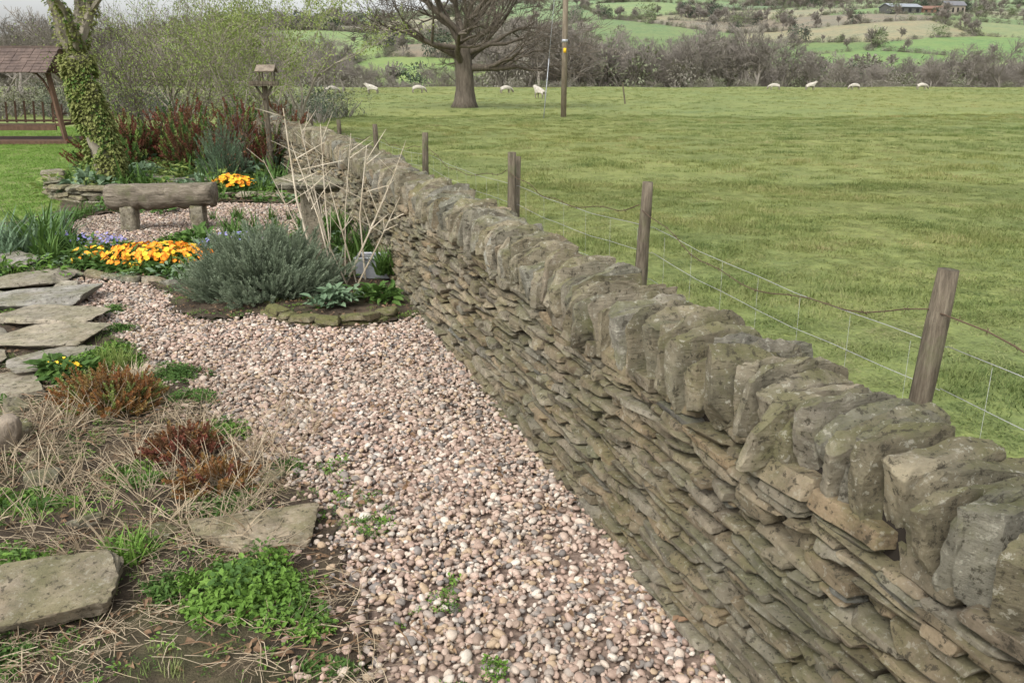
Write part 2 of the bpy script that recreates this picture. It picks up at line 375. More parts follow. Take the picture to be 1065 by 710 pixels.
# ================================================================ TREE GENERATOR
def grow(rng,start,d,r,L,lev,maxlev,lines,leafpts,spread=.8,up=.12,wob=.18,kids=(4,6)):
    n=max(3,int(5 if lev<2 else 4)); p=Vector(start); d=Vector(d).normalized(); pts=[p.copy()]; rad=[r]
    r1=r*(.5 if lev<maxlev else .35)
    for i in range(n):
        d=(d+Vector((rng.gauss(0,wob),rng.gauss(0,wob),rng.gauss(0,wob)+up))).normalized()
        p=p+d*(L/n); pts.append(p.copy()); rad.append(r+(r1-r)*(i+1)/n)
    lines.append((pts,rad,lev))
    if lev>=maxlev-1: leafpts+= [(q,d) for q in pts[1:]]
    if lev<maxlev:
        k=rng.randint(*kids)
        for j in range(k):
            f=1.0 if j<2 else rng.uniform(.35,.95); i=min(n,max(1,int(round(f*n)))); q=pts[i]
            ax=Vector((rng.gauss(0,1),rng.gauss(0,1),rng.gauss(0,.6))).normalized()
            nd=(d+ax*spread*(.75 if j<2 else 1.15)).normalized()
            grow(rng,q,nd,rad[i]*rng.uniform(.55,.78),L*rng.uniform(.55,.85),lev+1,maxlev,lines,leafpts,spread,up*.7,wob,kids)
def tree(rng,H,r,maxlev,mbmat=0,base=(0,0,0),dirn=(0,0,1),trunkf=.3,minr=.004,leaf=None,nleaf=0,**kw):
    lines=[];lp=[]
    grow(rng,base,dirn,r,H*trunkf,0,maxlev,lines,lp,**kw)
    mb=MB()
    for pts,rad,lev in lines:
        mb.tube(pts,[max(x,minr) for x in rad],8 if lev==0 else 5 if lev<2 else 3,mbmat,cap=(lev==0))
    return mb
bare=[]
for i in range(4):
    mb=tree(random.Random(20+i),9,.22,5,trunkf=.28,minr=.017,spread=.75,kids=(3,5)); bare.append(tmpl(mb,[m_twig]))
def clump(seed,h,mat,n=420,l=.45,stem=True,rx=1.0):
    rr=random.Random(seed); mb=MB(); lobes=[(rr.uniform(-.45,.45)*h*rx,rr.uniform(-.45,.45)*h*rx,rr.uniform(.3,.75)*h,rr.uniform(.22,.36)*h) for _ in range(7)]
    for _ in range(n):
        x,y,z,r_=rr.choice(lobes); v=Vector((rr.gauss(0,1),rr.gauss(0,1),rr.gauss(0,1))).normalized()*r_*rr.uniform(.6,1.1)
        mb.leaf((x+v.x,y+v.y,max(.05,z+v.z)),v+Vector((0,0,.1)),l*rr.uniform(.5,1.2),l*.4,0)
    if stem:
        for x,y,z,r_ in lobes: mb.tube([(x*.1,y*.1,0),(x*.6,y*.6,z*.6),(x,y,z)],[.05*h/2,.03*h/2,.01],4,1)
    return tmpl(mb,[mat,m_twig])
m_hedge=foliage("hedge_leaf",[(.11,.108,.08),(.15,.145,.10),(.155,.175,.10),(.19,.185,.14)],0,nscale=.5)
m_wood=foliage("wood_twigs",[(.165,.15,.125),(.20,.18,.15),(.19,.18,.14),(.235,.215,.18)],0,nscale=.5)  # woodland browns paled, haze is put into the colour
m_ever=foliage("evergreen",[(.045,.065,.045),(.075,.095,.06)],0,nscale=.5)
m_spring=foliage("distant_spring_leaf",[(.13,.17,.08),(.18,.215,.11),(.21,.23,.14)],0,nscale=.5)  # far greens paled and greyed as painted-in haze
hedge_t=[clump(31,3,m_hedge,200),clump(32,3,m_wood,200),clump(33,4,m_hedge,200),clump(34,4,m_spring,200)]
NQ=420000
x=R.uniform(-560,900,NQ); y=R.uniform(225,1060,NQ); k=(np.abs(x)<y*.75+20); x=x[k];y=y[k]; c_,g_=cell(x,y); k=(g_<2.2); x=x[k];y=y[k]
n=len(x); scatter("hedgerows",np.stack([x,y,terr(x,y)-.6],1),zrot(n,.05),R.uniform(.5,1.1,n),hedge_t,R.choice([0,1,2,3],n,p=[.45,.35,.15,.05]))
x=R.uniform(-560,900,60000); y=R.uniform(230,1060,60000); k=(np.abs(x)<y*.75+20); x=x[k];y=y[k]; c_,g_=cell(x,y)
wn=np.sin(x*.021+2)*np.sin(y*.017+x*.006)+.5*np.sin(x*.05+y*.03)
k=((g_<5)&(R.random(len(x))<.26))|((wn>.88)&(R.random(len(x))<.30)); x=x[k];y=y[k]; n=len(x)
tr2=[tmpl(tree(random.Random(50+i),9,.2,4,trunkf=.28,minr=.06,spread=.8,kids=(4,5)),[m_twig]) for i in range(3)]+[clump(41,8,m_wood,500,.9),clump(42,8,m_ever,600,.9),clump(43,8,m_spring,500,.9)]
scatter("distant_trees",np.stack([x,y,terr(x,y)-.3],1),zrot(n,.04),R.uniform(.6,1.5,n),tr2,R.choice(6,n,p=[.25,.2,.17,.20,.10,.08]))
n=1050; y=R.uniform(120,212,n); x=R.uniform(-1,1,n)*(y*.75)+8
hs_n=1+.30*np.sin(x*.07)+.18*np.sin(x*.19+1)
scatter("valley_woodland",np.stack([x,y,terr(x,y)-.3],1),zrot(n,.05),R.uniform(.75,1.3,n)*hs_n,bare+[clump(61,6,m_wood,500,.5),clump(62,5,m_hedge,500,.5)],R.choice(6,n,p=[.24,.23,.22,.22,.05,.04]))
n=150; x=R.uniform(-95,100,n); y=114+R.normal(0,2.5,n)+x*.02
scatter("boundary_hedge",np.stack([x,y,terr(x,y)-.5],1),zrot(n,.05),R.uniform(.3,.8,n),[clump(71,2.6,m_wood,400,.3),clump(72,2.6,m_hedge,400,.3),clump(73,3.2,m_wood,400,.3)])
# ================================================================ FARM on hill
def building(name,x,y,L,W,H,rz,mw,mr,mo):
    mb=MB(); z=float(terr(x,y))-1
    def T(px,py,pz):
        c,s=math.cos(rz),math.sin(rz); return (x+px*c-py*s,y+px*s+py*c,z+pz)
    h2=H*1.45
    vs=[T(-L/2,-W/2,0),T(L/2,-W/2,0),T(L/2,W/2,0),T(-L/2,W/2,0),T(-L/2,-W/2,H),T(L/2,-W/2,H),T(L/2,W/2,H),T(-L/2,W/2,H),T(-L/2,0,h2),T(L/2,0,h2)]
    mb.add(vs,[(0,1,5,4),(1,2,6,9,5),(2,3,7,6),(3,0,4,8,7)],0)
    e=.6
    for sg in(-1,1):
        r0=[T(-L/2-e,sg*(W/2+e),H-.3),T(L/2+e,sg*(W/2+e),H-.3),T(L/2+e,0,h2+.05),T(-L/2-e,0,h2+.05)]
        r1=[(a,b,c+.25) for a,b,c in r0]; mb.add(r0+r1,[(0,1,2,3),(4,5,6,7),(0,1,5,4),(3,0,4,7),(1,2,6,5)],1)
    for i in range(4):
        px=-L/2+L*(i+.5)/4; mb.add([T(px-L*.05,-W/2-.05,H*.25),T(px+L*.05,-W/2-.05,H*.25),T(px+L*.05,-W/2-.05,H*.75),T(px-L*.05,-W/2-.05,H*.75)],[(0,1,2,3)],2)
    return mb.obj(name,[mw,mr,mo])
def plain(name,c): 
    b=NB(name); b.col(b.ramp(b.noise(.6,4),[(.3,tuple(v*.8 for v in c)),(.7,c)])); return b.m
m_dk=plain("dark_opening",(.03,.03,.03))
building("farm_barn",262,600,24,12,4.5,.25,plain("barn_boards",(.10,.10,.09)),plain("barn_roof",(.26,.28,.30)),m_dk)
building("farm_shed",287,606,15,8,3.5,-.1,plain("brick_red",(.2,.11,.08)),plain("tile_red",(.2,.12,.09)),m_dk)
building("farm_house",303,612,14,8,6,.1,plain("house_stone",(.30,.26,.21)),plain("slate",(.16,.16,.17)),m_dk)

# ================================================================ OAK in field
rr=random.Random(12); lines=[];lp=[]; mb=MB()
tp=[Vector((0,0,-.2)),Vector((0,0,.3)),Vector((.03,0,.9)),Vector((.0,.02,1.75)),Vector((-.05,0,2.5)),Vector((-.1,.05,3.4))]
mb.tube(tp,[.78,.54,.45,.44,.36,.24],12,0,True,.12)
for i in range(15):
    a=i*2.4+rr.uniform(-.3,.3); f=i/14; elv=.22+.9*f+rr.uniform(-.1,.15)
    p0=tp[3].lerp(tp[5],f)
    grow(rr,p0,(math.cos(a)*math.cos(elv),math.sin(a)*math.cos(elv),math.sin(elv)),.20-.05*f,2.2+rr.uniform(0,.5),1,5,lines,lp,spread=.60,up=.04,wob=.19,kids=(3,5))
for pts,rad,lev in lines:
    if min(p.z for p in pts)<1.0: continue
    mb.tube(pts,[max(v,.009) for v in rad],6 if lev<3 else 3,0,False)
ok=mb.obj("oak_tree",[m_bark],True); ok.location=(-2.3,42,0)

# ================================================================ UTILITY POLE
mb=MB(); mb.tube([(1.93,32.1,-.2),(1.93,32.1,4),(1.93,32.1,9)],[.11,.10,.09],12,0)
mb.tube([(1.93,32.1,2.68),(1.93,32.1,2.78)],[.115,.115],12,1); mb.box((1.93,31.985,2.4),(.05,.01,.08),(0,0,0),2)
mb.box((1.93,32.1,8.5),(.9,.06,.06),(0,0,.3),0)
for dx in(-.8,0,.8): mb.tube([(1.93+dx*.95,32.1+dx*.29,8.56),(1.93+dx*.95,32.1+dx*.29,8.75)],[.05,.035],8,1)
mb.tube([(1.15,31.2,0),(1.85,32,8.2)],.008,5,1); mb.tube([(1.15,31.2,0),(1.33,31.4,2.1)],.018,6,1)
for dx in(-.8,.8): mb.tube([(1.93+dx*.95,32.1+dx*.29,8.7),(35+dx,150,9),(60,420,30)],.012,4,1)
mb.obj("utility_pole",[m_oldwood,m_zinc,m_yellow],True)
mb=MB(); mb.tube([(6.2,47,-.1),(6.0,47,1.1)],.04,6,0); mb.obj("leaning_stake",[m_post])

# ================================================================ SHEEP
def sheep(x,y,rz,graze,sc=.85):
    if graze: nk,hd,mz,er=(.62,0,.48),(.76,0,.24),(.84,0,.08),(.70,.13,.30)
    else: nk,hd,mz,er=(.55,0,.82),(.68,0,.93),(.86,0,.85),(.62,.15,.97)
    V=[(-.46,0,.64),(-.05,0,.62),(.36,0,.64),nk,hd,mz,(-.62,0,.52)]; rad=[.19,.23,.20,.12,.085,.05,.05]; E=[(0,1),(1,2),(2,3),(3,4),(4,5),(0,6)]
    for s_ in(-1,1):
        b_=len(V); V+=[(-.42,s_*.13,.42),(-.54,s_*.13,.24),(-.48,s_*.13,.02)]; rad+=[.10,.045,.035]; E+=[(0,b_),(b_,b_+1),(b_+1,b_+2)]
        b_=len(V); V+=[(.34,s_*.13,.42),(.37,s_*.13,.22),(.35,s_*.13,.02)]; rad+=[.085,.045,.035]; E+=[(2,b_),(b_,b_+1),(b_+1,b_+2)]
        b_=len(V); V+=[(er[0],s_*er[1],er[2])]; rad+=[.025]; E+=[(4,b_)]
    me=bpy.data.meshes.new("sheep"); me.from_pydata(V,E,[]); me.materials.append(m_wool)
    o_=link(bpy.data.objects.new("sheep",me)); sk_=o_.modifiers.new('skin','SKIN'); sk_.use_smooth_shade=True
    for i,v in enumerate(me.skin_vertices[0].data): v.radius=(rad[i],rad[i]); v.use_root=(i==0)
    o_.modifiers.new('sub','SUBSURF').levels=2; o_.modifiers['sub'].render_levels=2
    o_.location=(x,y,float(terr(x,y))); o_.rotation_euler=(0,0,rz); o_.scale=(sc,)*3
for a_ in [(25.2,83,3.0,True),(28.3,82,.2,False),(32.9,83,3.3,True),(39.8,84,.1,True),(-.5,70,.5,True),(1.8,56,2.2,False),(-13.8,66,.4,True),(-11,68,2.9,False),(-7.6,70,.3,True)]: sheep(*a_)

# ================================================================ DRY STONE WALL
P0=np.array([.59,1.974]); D=np.array([-.3256,.9455]); Nn=np.array([.9455,.3256])
def wmap(P):
    s,d,z=P[:,0],P[:,1],P[:,2]; off=-np.clip(s-7,0,None)**2*.0125
    return np.stack([P0[0]+s*D[0]+(d+off)*Nn[0],P0[1]+s*D[1]+(d+off)*Nn[1],z],1)
S0,S1=-2.4,14.2; parts=[]
def wz_(s,z): return (.016*math.sin(s*1.9+z*3)+.010*math.sin(s*4.3+1))
def face(front):
    z=-.02; out={9:[],5:[],3:[]}
    while z<.685:
        h=R.uniform(.024,.042) if R.random()<.7 else R.uniform(.042,.062); s=S0+R.uniform(-.2,0)
        while s<S1:
            L=R.uniform(.06,.15) if R.random()<.5 else R.uniform(.15,.28)
            hh=h*R.uniform(.82,1.10)
            if R.random()<.10 : hh*=.5
            dep=R.uniform(.07,.10); bat=.10*z; pro=R.normal(0,.012)
            d=(bat+dep-pro) if front else (.44-bat-dep+pro)
            N=9 if (front and s<2.6) else 5 if (front and s<7) else 3
            wz=wz_(s,z)
            out[N].append((s+L/2,d,z+h/2+R.normal(0,.003)+wz,L/2*.975,dep,hh/2*.92,R.normal(0,.035),R.normal(0,.03),R.normal(0,.045),R.uniform(12,40)))
            if hh<h*.6: out[N].append((s+L/2+R.normal(0,.02),d+.01,z+h-hh*.3+wz,L/2*.8,dep,(h-hh)/2,0,R.normal(0,.03),R.normal(0,.04),12))
            s+=L+R.uniform(0,.009)
        z+=h
    for N,a in out.items():
        if a:
            a=np.array(a); parts.append(stones(a[:,:3],a[:,3:6],a[:,6:9],N,k=a[:,9],jit=.075,amp=.0013,clips=7,cmin=.66))
face(True); face(False)
s=S0; cp={18:[],7:[]}
while s<S1:
    q=R.random(); th=R.uniform(.014,.023) if q<.5 else R.uniform(.023,.034) if q<.9 else R.uniform(.034,.044)
    hgt=R.uniform(.09,.124)*(1.15 if R.random()<.12 else 1)*(.82 if R.random()<.12 else 1); dep=R.uniform(.135,.172)
    lean=.06+R.normal(0,.07)+.10*math.sin(s*1.3)
    (cp[18] if s<4 else cp[7]).append((s+th,.222+R.normal(0,.018),.668+hgt*math.cos(lean)*.90+wz_(s,.7),th*.97,dep,hgt,R.normal(0,.07),lean,R.normal(0,.06),R.uniform(12,40)))
    s+=(th*2+R.uniform(.001,.010))/math.cos(lean)
cparts=[]
for N,a in cp.items():
    a=np.array(a); cparts.append(stones(a[:,:3],a[:,3:6],a[:,6:9],N,k=a[:,9],jit=.075,amp=.0019,cope=True,clips=9,cmin=.66,cw=(.6,1,1)))
Vb,Qb,rb=merge(parts); Vc,Qc,rc=merge(cparts)
core=np.array([(s_,d_,z_) for s_ in np.linspace(S0,S1,30) for d_,z_ in((.09,-.05),(.12,.72),(.33,.72),(.36,-.05))])
Qk=[]
for i in range(29):
    for j in range(4): a_=i*4+j; b_=i*4+(j+1)%4; Qk.append((a_,a_+4,b_+4,b_))
V=np.concatenate([Vb,Vc,core]); Q=np.concatenate([Qb,Qc+len(Vb),np.array(Qk)+len(Vb)+len(Vc)])
mi=np.concatenate([np.zeros(len(Qb)),np.ones(len(Qc)),np.full(len(Qk),2)])
me=np_mesh("dry_stone_wall",wmap(V),Q,[m_wall,m_cope,m_core],True,np.concatenate([rb,rc,np.zeros(len(core))]),mi,sharp=28)
link(bpy.data.objects.new("dry_stone_wall",me))

# ================================================================ FENCE
posts=[(1.95,.55,1.12,.05),(1.28,2.37,1.10,.075),(.716,4.40,1.10,.04),(0,6.11,1.10,.0),(-.905,8.86,1.05,.03),(-1.8,11.2,1.0,-.02),(-2.7,13.3,.95,.0),(-3.6,15.3,.95,0),(-4.5,17.4,.95,0)]
mb=MB()
for i,(x,y,h,ln) in enumerate(posts):
    zz=np.linspace(-.2,h,9); q=[(x-ln*.9*(1-(z+.2)/(h+.2)),y,z) for z in zz]
    mb.tube(q,[.034]*7+[.0325,.030],14,0,True,.16)
mb.tube([(.02,6.22,-.1),(.045,6.2,1.06)],.022,10,0)
hs_=[.12,.27,.42,.57,.72,.86]
for j,z in enumerate(hs_):
    for i in range(len(posts)-1):
        a=posts[i];b_=posts[i+1]; mb.tube([(a[0]+.04+(b_[0]-a[0])*t,a[1]+.01+(b_[1]-a[1])*t,z*(a[2]/1.1)*(1-t)+z*(b_[2]/1.1)*t-.03*4*t*(1-t)*(1 if j>3 else .3)+.004*math.sin(t*17+j)) for t in np.linspace(0,1,9)],.0015,4,1)
for i in range(len(posts)-1):
    a=posts[i];b_=posts[i+1]; n=int(math.hypot(a[0]-b_[0],a[1]-b_[1])/.3)
    for k in range(n):
        t=(k+.5)/n; x=a[0]+.04+(b_[0]-a[0])*t;y=a[1]+.01+(b_[1]-a[1])*t; mb.tube([(x,y,.1),(x+.004,y,.5),(x,y,.83*(a[2]/1.1))],.0006,3,1)
    pts=[(a[0]-.04+(b_[0]-a[0])*t+.02*math.sin(9*t),a[1]+(b_[1]-a[1])*t,.97*(a[2]/1.1)-(.10+.05*(i%2))*4*t*(1-t)+.012*math.sin(t*23+i)) for t in np.linspace(0,1,22)]
    mb.tube(pts,.0026,4,2)
    for p in pts[1:-1]:
        for _ in range(2):
            v=Vector((random.gauss(0,1),random.gauss(0,1),random.gauss(0,1))).normalized()*.013; mb.tube([Vector(p)-v,Vector(p)+v],.001,3,2)
mb.obj("post_and_wire_fence",[m_post,m_wire,m_rwire],True)

# ================================================================ GARDEN GROUND
def wx(y,off=0): return .59-.3443*(y-1.974)+off
G1=[(-3.70,6.75),(-3.18,5.62),(-2.31,4.82),(-1.78,4.2),(-1.51,3.76),(-1.04,3.34),(-.86,3.02),(-.66,2.75),(-.60,2.46),(-.44,2.2),(-.40,1.97),(-.25,1.5),(-.15,.3),(1.35,.3),(wx(1.974,.12),1.974),(wx(5.7,.1),5.7),(-.82,5.42),(-1.1,5.28),(-1.5,5.38),(-1.75,5.6),(-2.1,5.45),(-2.45,5.75),(-2.7,6.3),(-3.0,6.6),(-3.4,6.62)]
G2=[(-5.1,7.9),(-5.0,9.8),(-3.9,10.9),(-2.3,10.7),(-1.95,9.3),(-2.6,8.0),(-3.6,7.75)]
SOIL=[(-.0,.3),(-5,.3),(-5.4,4),(-5.6,6.5),(-5.9,8.2),(-5.6,10.2),(-6.0,11.1),(-6.7,12.0),(-7.0,13.5),(-7.6,16),(-9.5,20),(-5.3,20),(wx(17,-.2),17),(wx(12,.05),12),(wx(5.5,.15),5.5),(.8,1.9),(1.35,.3)]
def gravel_at(x,y): return inside(G1,x,y)|inside(G2,x,y)
def soilz(x,y): return .02+.035*np.array([noise.fractal(Vector((a*1.7,b_*1.7,0)),1,2,4) for a,b_ in zip(np.ravel(x),np.ravel(y))]).clip(-.4,1)+.012
stp=.05; gx=np.arange(-9.6,1.5,stp); gy=np.arange(.3,20,stp); X,Y=np.meshgrid(gx,gy)
X=X+R.normal(0,.008,X.shape);Y=Y+R.normal(0,.008,X.shape); nx=len(gx);ny=len(gy)
ii,jj=np.meshgrid(np.arange(ny-1),np.arange(nx-1),indexing='ij'); a=(ii*nx+jj).ravel(); Q=np.stack([a,a+1,a+nx+1,a+nx],1)
cx=X.ravel()[Q].mean(1);cy=Y.ravel()[Q].mean(1)
def sub(name,mask,zf,mat):
    q=Q[mask]; u,inv=np.unique(q,return_inverse=True); x=X.ravel()[u];y=Y.ravel()[u]
    me=np_mesh(name,np.stack([x,y,zf(x,y)],1),inv.reshape(-1,4),[mat]); return link(bpy.data.objects.new(name,me))
ing=gravel_at(cx,cy); ins=inside(SOIL,cx,cy)
sub("garden_soil",ins&~ing,soilz,m_soil); gp=sub("gravel_path",ing,lambda x,y:np.full(x.shape,.006),m_gbed)
def ico(seed):
    import bmesh
    bm=bmesh.new(); bmesh.ops.create_icosphere(bm,subdivisions=2,radius=1)
    for v in bm.verts:
        p=v.co+Vector((seed*7.1,seed*3.3,0)); v.co*=1+.30*noise.noise(p*.9)+.14*noise.noise(p*2.3)
    me=bpy.data.meshes.new("pebble"); bm.to_mesh(me); bm.free(); me.materials.append(m_peb)
    me.polygons.foreach_set('use_smooth',[True]*len(me.polygons)); return bpy.data.objects.new("pebble",me)
def samp(n,x0,x1,y0,y1,f):
    x=R.uniform(x0,x1,n);y=R.uniform(y0,y1,n); k=f(x,y); return x[k],y[k]
x,y=samp(160000,-4,1.4,1.0,6.8,lambda x,y:inside(G1,x+R.normal(0,.06,x.shape),y+R.normal(0,.06,x.shape)))
dens=np.clip(1-(y-3.5)*.08,.6,1); k=(R.random(len(x))<dens*.82)&(x<wx(y)+.07)
x=x[k];y=y[k]
x2,y2=samp(26000,-5.2,-1.9,7.6,11,lambda x,y:inside(G2,x,y))
x3,y3=samp(9000,-2.6,-.1,1.2,4.7,lambda x,y:inside(G1,x+np.abs(R.normal(0,.14,x.shape)),y+R.normal(0,.1,x.shape))&~inside(G1,x,y)&inside(SOIL,x,y))
ng=len(x)+len(x2); x=np.concatenate([x,x2,x3]);y=np.concatenate([y,y2,y3]); n=len(x)
sz=np.clip(R.lognormal(math.log(.0096),.33,n),.0045,.021)
sc=np.stack([sz*R.uniform(.95,1.4,n),sz*R.uniform(.75,1.0,n),sz*R.uniform(.5,.8,n)],1)
z=.008+R.uniform(0,.020,n)+.010*np.sin(x*5)*np.sin(y*4+1); z[ng:]=soilz(x[ng:],y[ng:])+.003
scatter("gravel",np.stack([x,y,z],1),zrot(n,.35),sc,[ico(i) for i in range(6)])

# ================================================================ GRASS
def tuft(seed,n,h,sp,w,mat,bend=.7,lean=.5,seg=3):
    rr=random.Random(seed); random.seed(seed); mb=MB()
    for _ in range(n):
        a=rr.uniform(0,6.28);r_=sp*math.sqrt(rr.random()); l=rr.uniform(0,lean)
        b_=rr.uniform(0,6.28); mb.blade((r_*math.cos(a),r_*math.sin(a),0),(l*math.cos(b_),l*math.sin(b_),1),h*rr.uniform(.5,1.1),w*rr.uniform(.7,1.2),bend*rr.uniform(.3,1.2),0,seg)
    return tmpl(mb,[mat])
gt=[tuft(i,40,.055,.11,.005,m_grass,.9,.9,2) for i in range(5)]
fr=lambda x,y: x>wx(y,.52)
P=[]
x=R.uniform(-3,12,90000);y=R.uniform(-.5,13,90000);k=fr(x,y)&(np.abs(x)<y*.75+1.5)&(R.random(90000)<.30); P.append((x[k],y[k],1.0))
x=R.uniform(-12,26,80000);y=R.uniform(12,34,80000);k=(x>wx(y,.5))&(np.abs(x)<y*.72+1)&(R.random(80000)<.34); P.append((x[k],y[k],1.35))
x=R.uniform(-30,60,60000);y=R.uniform(32,98,60000);k=(x>-16)&(np.abs(x)<y*.72)&(R.random(60000)<.22); P.append((x[k],y[k],1.8))
xx=np.concatenate([p[0] for p in P]);yy=np.concatenate([p[1] for p in P]);ss=np.concatenate([np.full(len(p[0]),p[2]) for p in P]); n=len(xx)
pn=np.array([noise.fractal(Vector((a*.9,b_*.9,0)),1,2,3) for a,b_ in zip(xx,yy)])
ss=ss*R.uniform(.75,1.2,n); hz_=ss*np.clip(.75+1.4*pn,.25,2.2)
scatter("field_grass",np.stack([xx,yy,terr(xx,yy)],1),zrot(n,.05),np.stack([ss,ss,hz_],1),gt)
x_=R.uniform(-1,15,1500); yb=1.97+x_*.9455; xb=wx(yb,.5)+np.abs(R.normal(0,.12,1500)); 
scatter("verge_grass",np.stack([xb,yb,np.zeros(1500)],1),zrot(1500,.1),R.uniform(.8,1.9,1500),[tuft(90+i,30,.10,.07,.006,m_grass,.6,.6) for i in range(3)])
x=R.uniform(-22,-5,60000);y=R.uniform(7.5,27,60000);k=~inside(SOIL,x,y)&(x<-4.5-(y-10)*.25)&(-x<y*.68+1)&(R.random(60000)<.4); x=x[k];y=y[k];n=len(x)
scatter("lawn",np.stack([x,y,terr(x,y)],1),zrot(n,.05),np.stack([R.uniform(1,1.5,n)]*2+[R.uniform(.6,.9,n)],1),[tuft(100+i,40,.05,.11,.006,m_lawn,.8,.8,2) for i in range(3)])

# ================================================================ STONES IN GARDEN
def stone_obj(name,items,N=7,mat=None,k=20,jit=.08,amp=.0015,parent=None,clips=7,cmin=.60,cw=(1,1,.3)):
    a=np.array(items,float); v,q,r=stones(a[:,:3],a[:,3:6],a[:,6:9],N,k=k,jit=jit,amp=amp,clips=clips,cmin=cmin,cw=cw)
    return link(bpy.data.objects.new(name,np_mesh(name,v,q,[mat or m_flag],True,r,sharp=32)),parent)
fl=[]
for x,y,hx,hy,z in [(-2.74,4.14,.24,.18,.038),(-2.66,4.56,.25,.20,.048),(-3.2,4.5,.24,.20,.04),(-2.92,5.00,.28,.20,.058),(-3.5,4.95,.25,.20,.05),(-3.16,5.44,.31,.21,.065),(-3.8,5.35,.26,.20,.05),(-3.46,5.90,.34,.22,.075),(-4.2,5.9,.30,.24,.06),(-3.88,6.38,.33,.22,.085),(-4.65,6.6,.32,.28,.08),(-3.28,4.05,.24,.18,.03),(-4.4,7.1,.32,.2,.09),(-3.5,6.35,.1,.07,.045)]:
    fl.append((x,y,z,hx,hy,.024,R.normal(0,.025),R.normal(0,.02),R.normal(.15,.3)))
stone_obj("flagstone_path",fl,14,m_flag,amp=.002,jit=.10,cmin=.64)
m_mflag=stone_mat("mossy_flagstone",[(.26,.21,.145),(.31,.26,.185)],.35,.5,.005)
stone_obj("garden_boulder",[(-1.52,2.25,.065,.25,.16,.045,.05,-.05,.3)],14,m_mflag,amp=.0035)
stone_obj("stepping_stone",[(-.93,2.66,.065,.20,.125,.022,.03,.04,.25)],14,m_mflag,amp=.0025,clips=8,cmin=.58)
sm_=[]
for x,y,s_ in [(-1.28,2.66,.045),(-1.6,2.75,.04),(-1.95,3.1,.05),(-2.3,3.5,.07),(-2.1,3.3,.04),(-1.0,3.1,.035),(-2.6,3.0,.09),(-.72,2.2,.03),(-2.5,3.85,.05)]:
    sm_.append((x,y,.03+s_*.3,s_*1.3,s_,s_*.6,R.normal(0,.2),R.normal(0,.2),R.uniform(0,3)))
stone_obj("bed_stones",sm_,7,m_cope,8,cw=(1,1,1),cmin=.5)
def edging(name,pts,courses,th,L0,L1,dep,mat,z0=0):
    it=[]; pts=np.array(pts,float); seg=np.linalg.norm(np.diff(pts,axis=0),axis=1); cum=np.concatenate([[0],np.cumsum(seg)])
    for c in range(courses):
        s=R.uniform(-.1,0)
        while s<cum[-1]:
            L=R.uniform(L0,L1); m=min(cum[-1],max(0,s+L/2)); x=np.interp(m,cum,pts[:,0]);y=np.interp(m,cum,pts[:,1]); x1=np.interp(m+.05,cum,pts[:,0]);y1=np.interp(m+.05,cum,pts[:,1]);x0=np.interp(m-.05,cum,pts[:,0]);y0=np.interp(m-.05,cum,pts[:,1])
            it.append((x+R.normal(0,.012),y+R.normal(0,.012),z0+th*(c+.5)+R.normal(0,.004),L/2,dep*R.uniform(.8,1.2),th/2*R.uniform(.8,1.05),R.normal(0,.06),R.normal(0,.06),math.atan2(y1-y0,x1-x0)+R.normal(0,.08))); s+=L
    return stone_obj(name,it,5,mat,12,.1,.002,cw=(1,1,1))
edging("raised_bed_wall",[(-7.2,13.2),(-6.75,12.3),(-6.2,11.4),(-5.6,10.95),(-4.9,10.85)],4,.055,.16,.4,.13,m_cope)
edging("stone_edging",[(-4.7,11.0),(-4.2,11.2),(-3.4,11.3),(-2.75,11.2)],2,.05,.2,.45,.16,m_flag)
edging("stone_edging",[(-.86,5.55),(-1.0,5.42),(-1.25,5.34),(-1.5,5.42),(-1.68,5.6)],2,.045,.10,.2,.05,stone_mat("mossy_stone",[(.14,.12,.07),(.2,.17,.11)],.2,.95,mossbias=.08))
edging("stone_edging",[(-4.3,6.9),(-4.0,6.95),(-3.6,6.75),(-3.1,6.62),(-2.75,6.5)],1,.06,.10,.22,.05,m_cope)
edging("terrace_wall",[(-5.6,13.0),(-5.0,12.3),(-4.2,12.3)],3,.06,.2,.45,.16,m_flag)

# log bench
par=link(bpy.data.objects.new("garden_bench",None)); par.location=(-3.77,8.95,0); par.rotation_euler=(0,0,.06)
mb=MB(); xs_=np.linspace(-.56,.56,30); mb.tube([(x,.012*math.sin(x*4),.40+.01*math.sin(x*3)) for x in xs_],[.130]+[.145+.004*math.sin(i*2.1) for i in range(28)]+[.127],28,0,True,.22)
for v_ in range(len(mb.V)):
    a_=mb.V[v_]; mb.V[v_]=(a_[0],a_[1],min(a_[2],.51+.012*noise.noise(Vector(a_)*8)))
bw=NB("weathered_log"); n_=bw.noise(1,5,.7,vec=bw.mapping((4,26,26))); bw.col(bw.mix(bw.ramp(bw.noise(5,4,.7),[(.5,0),(.7,.6)]),bw.ramp(n_,[(.3,(.07,.058,.043)),(.55,(.19,.16,.12)),(.72,(.30,.26,.20))]),(.10,.11,.045))); bw.bump(n_,1,.03)
mb.obj("log_seat",[bw.m],True,par)
e1=stones([(-.36,0,.13),(.36,0,.13)],[(.08,.12,.16)]*2,[(0,.05,.1),(0,-.04,.2)],7,k=14,jit=.08,amp=.003)
link(bpy.data.objects.new("stone_legs",np_mesh("stone_legs",*e1[:2],[m_cope],True,e1[2])),par)
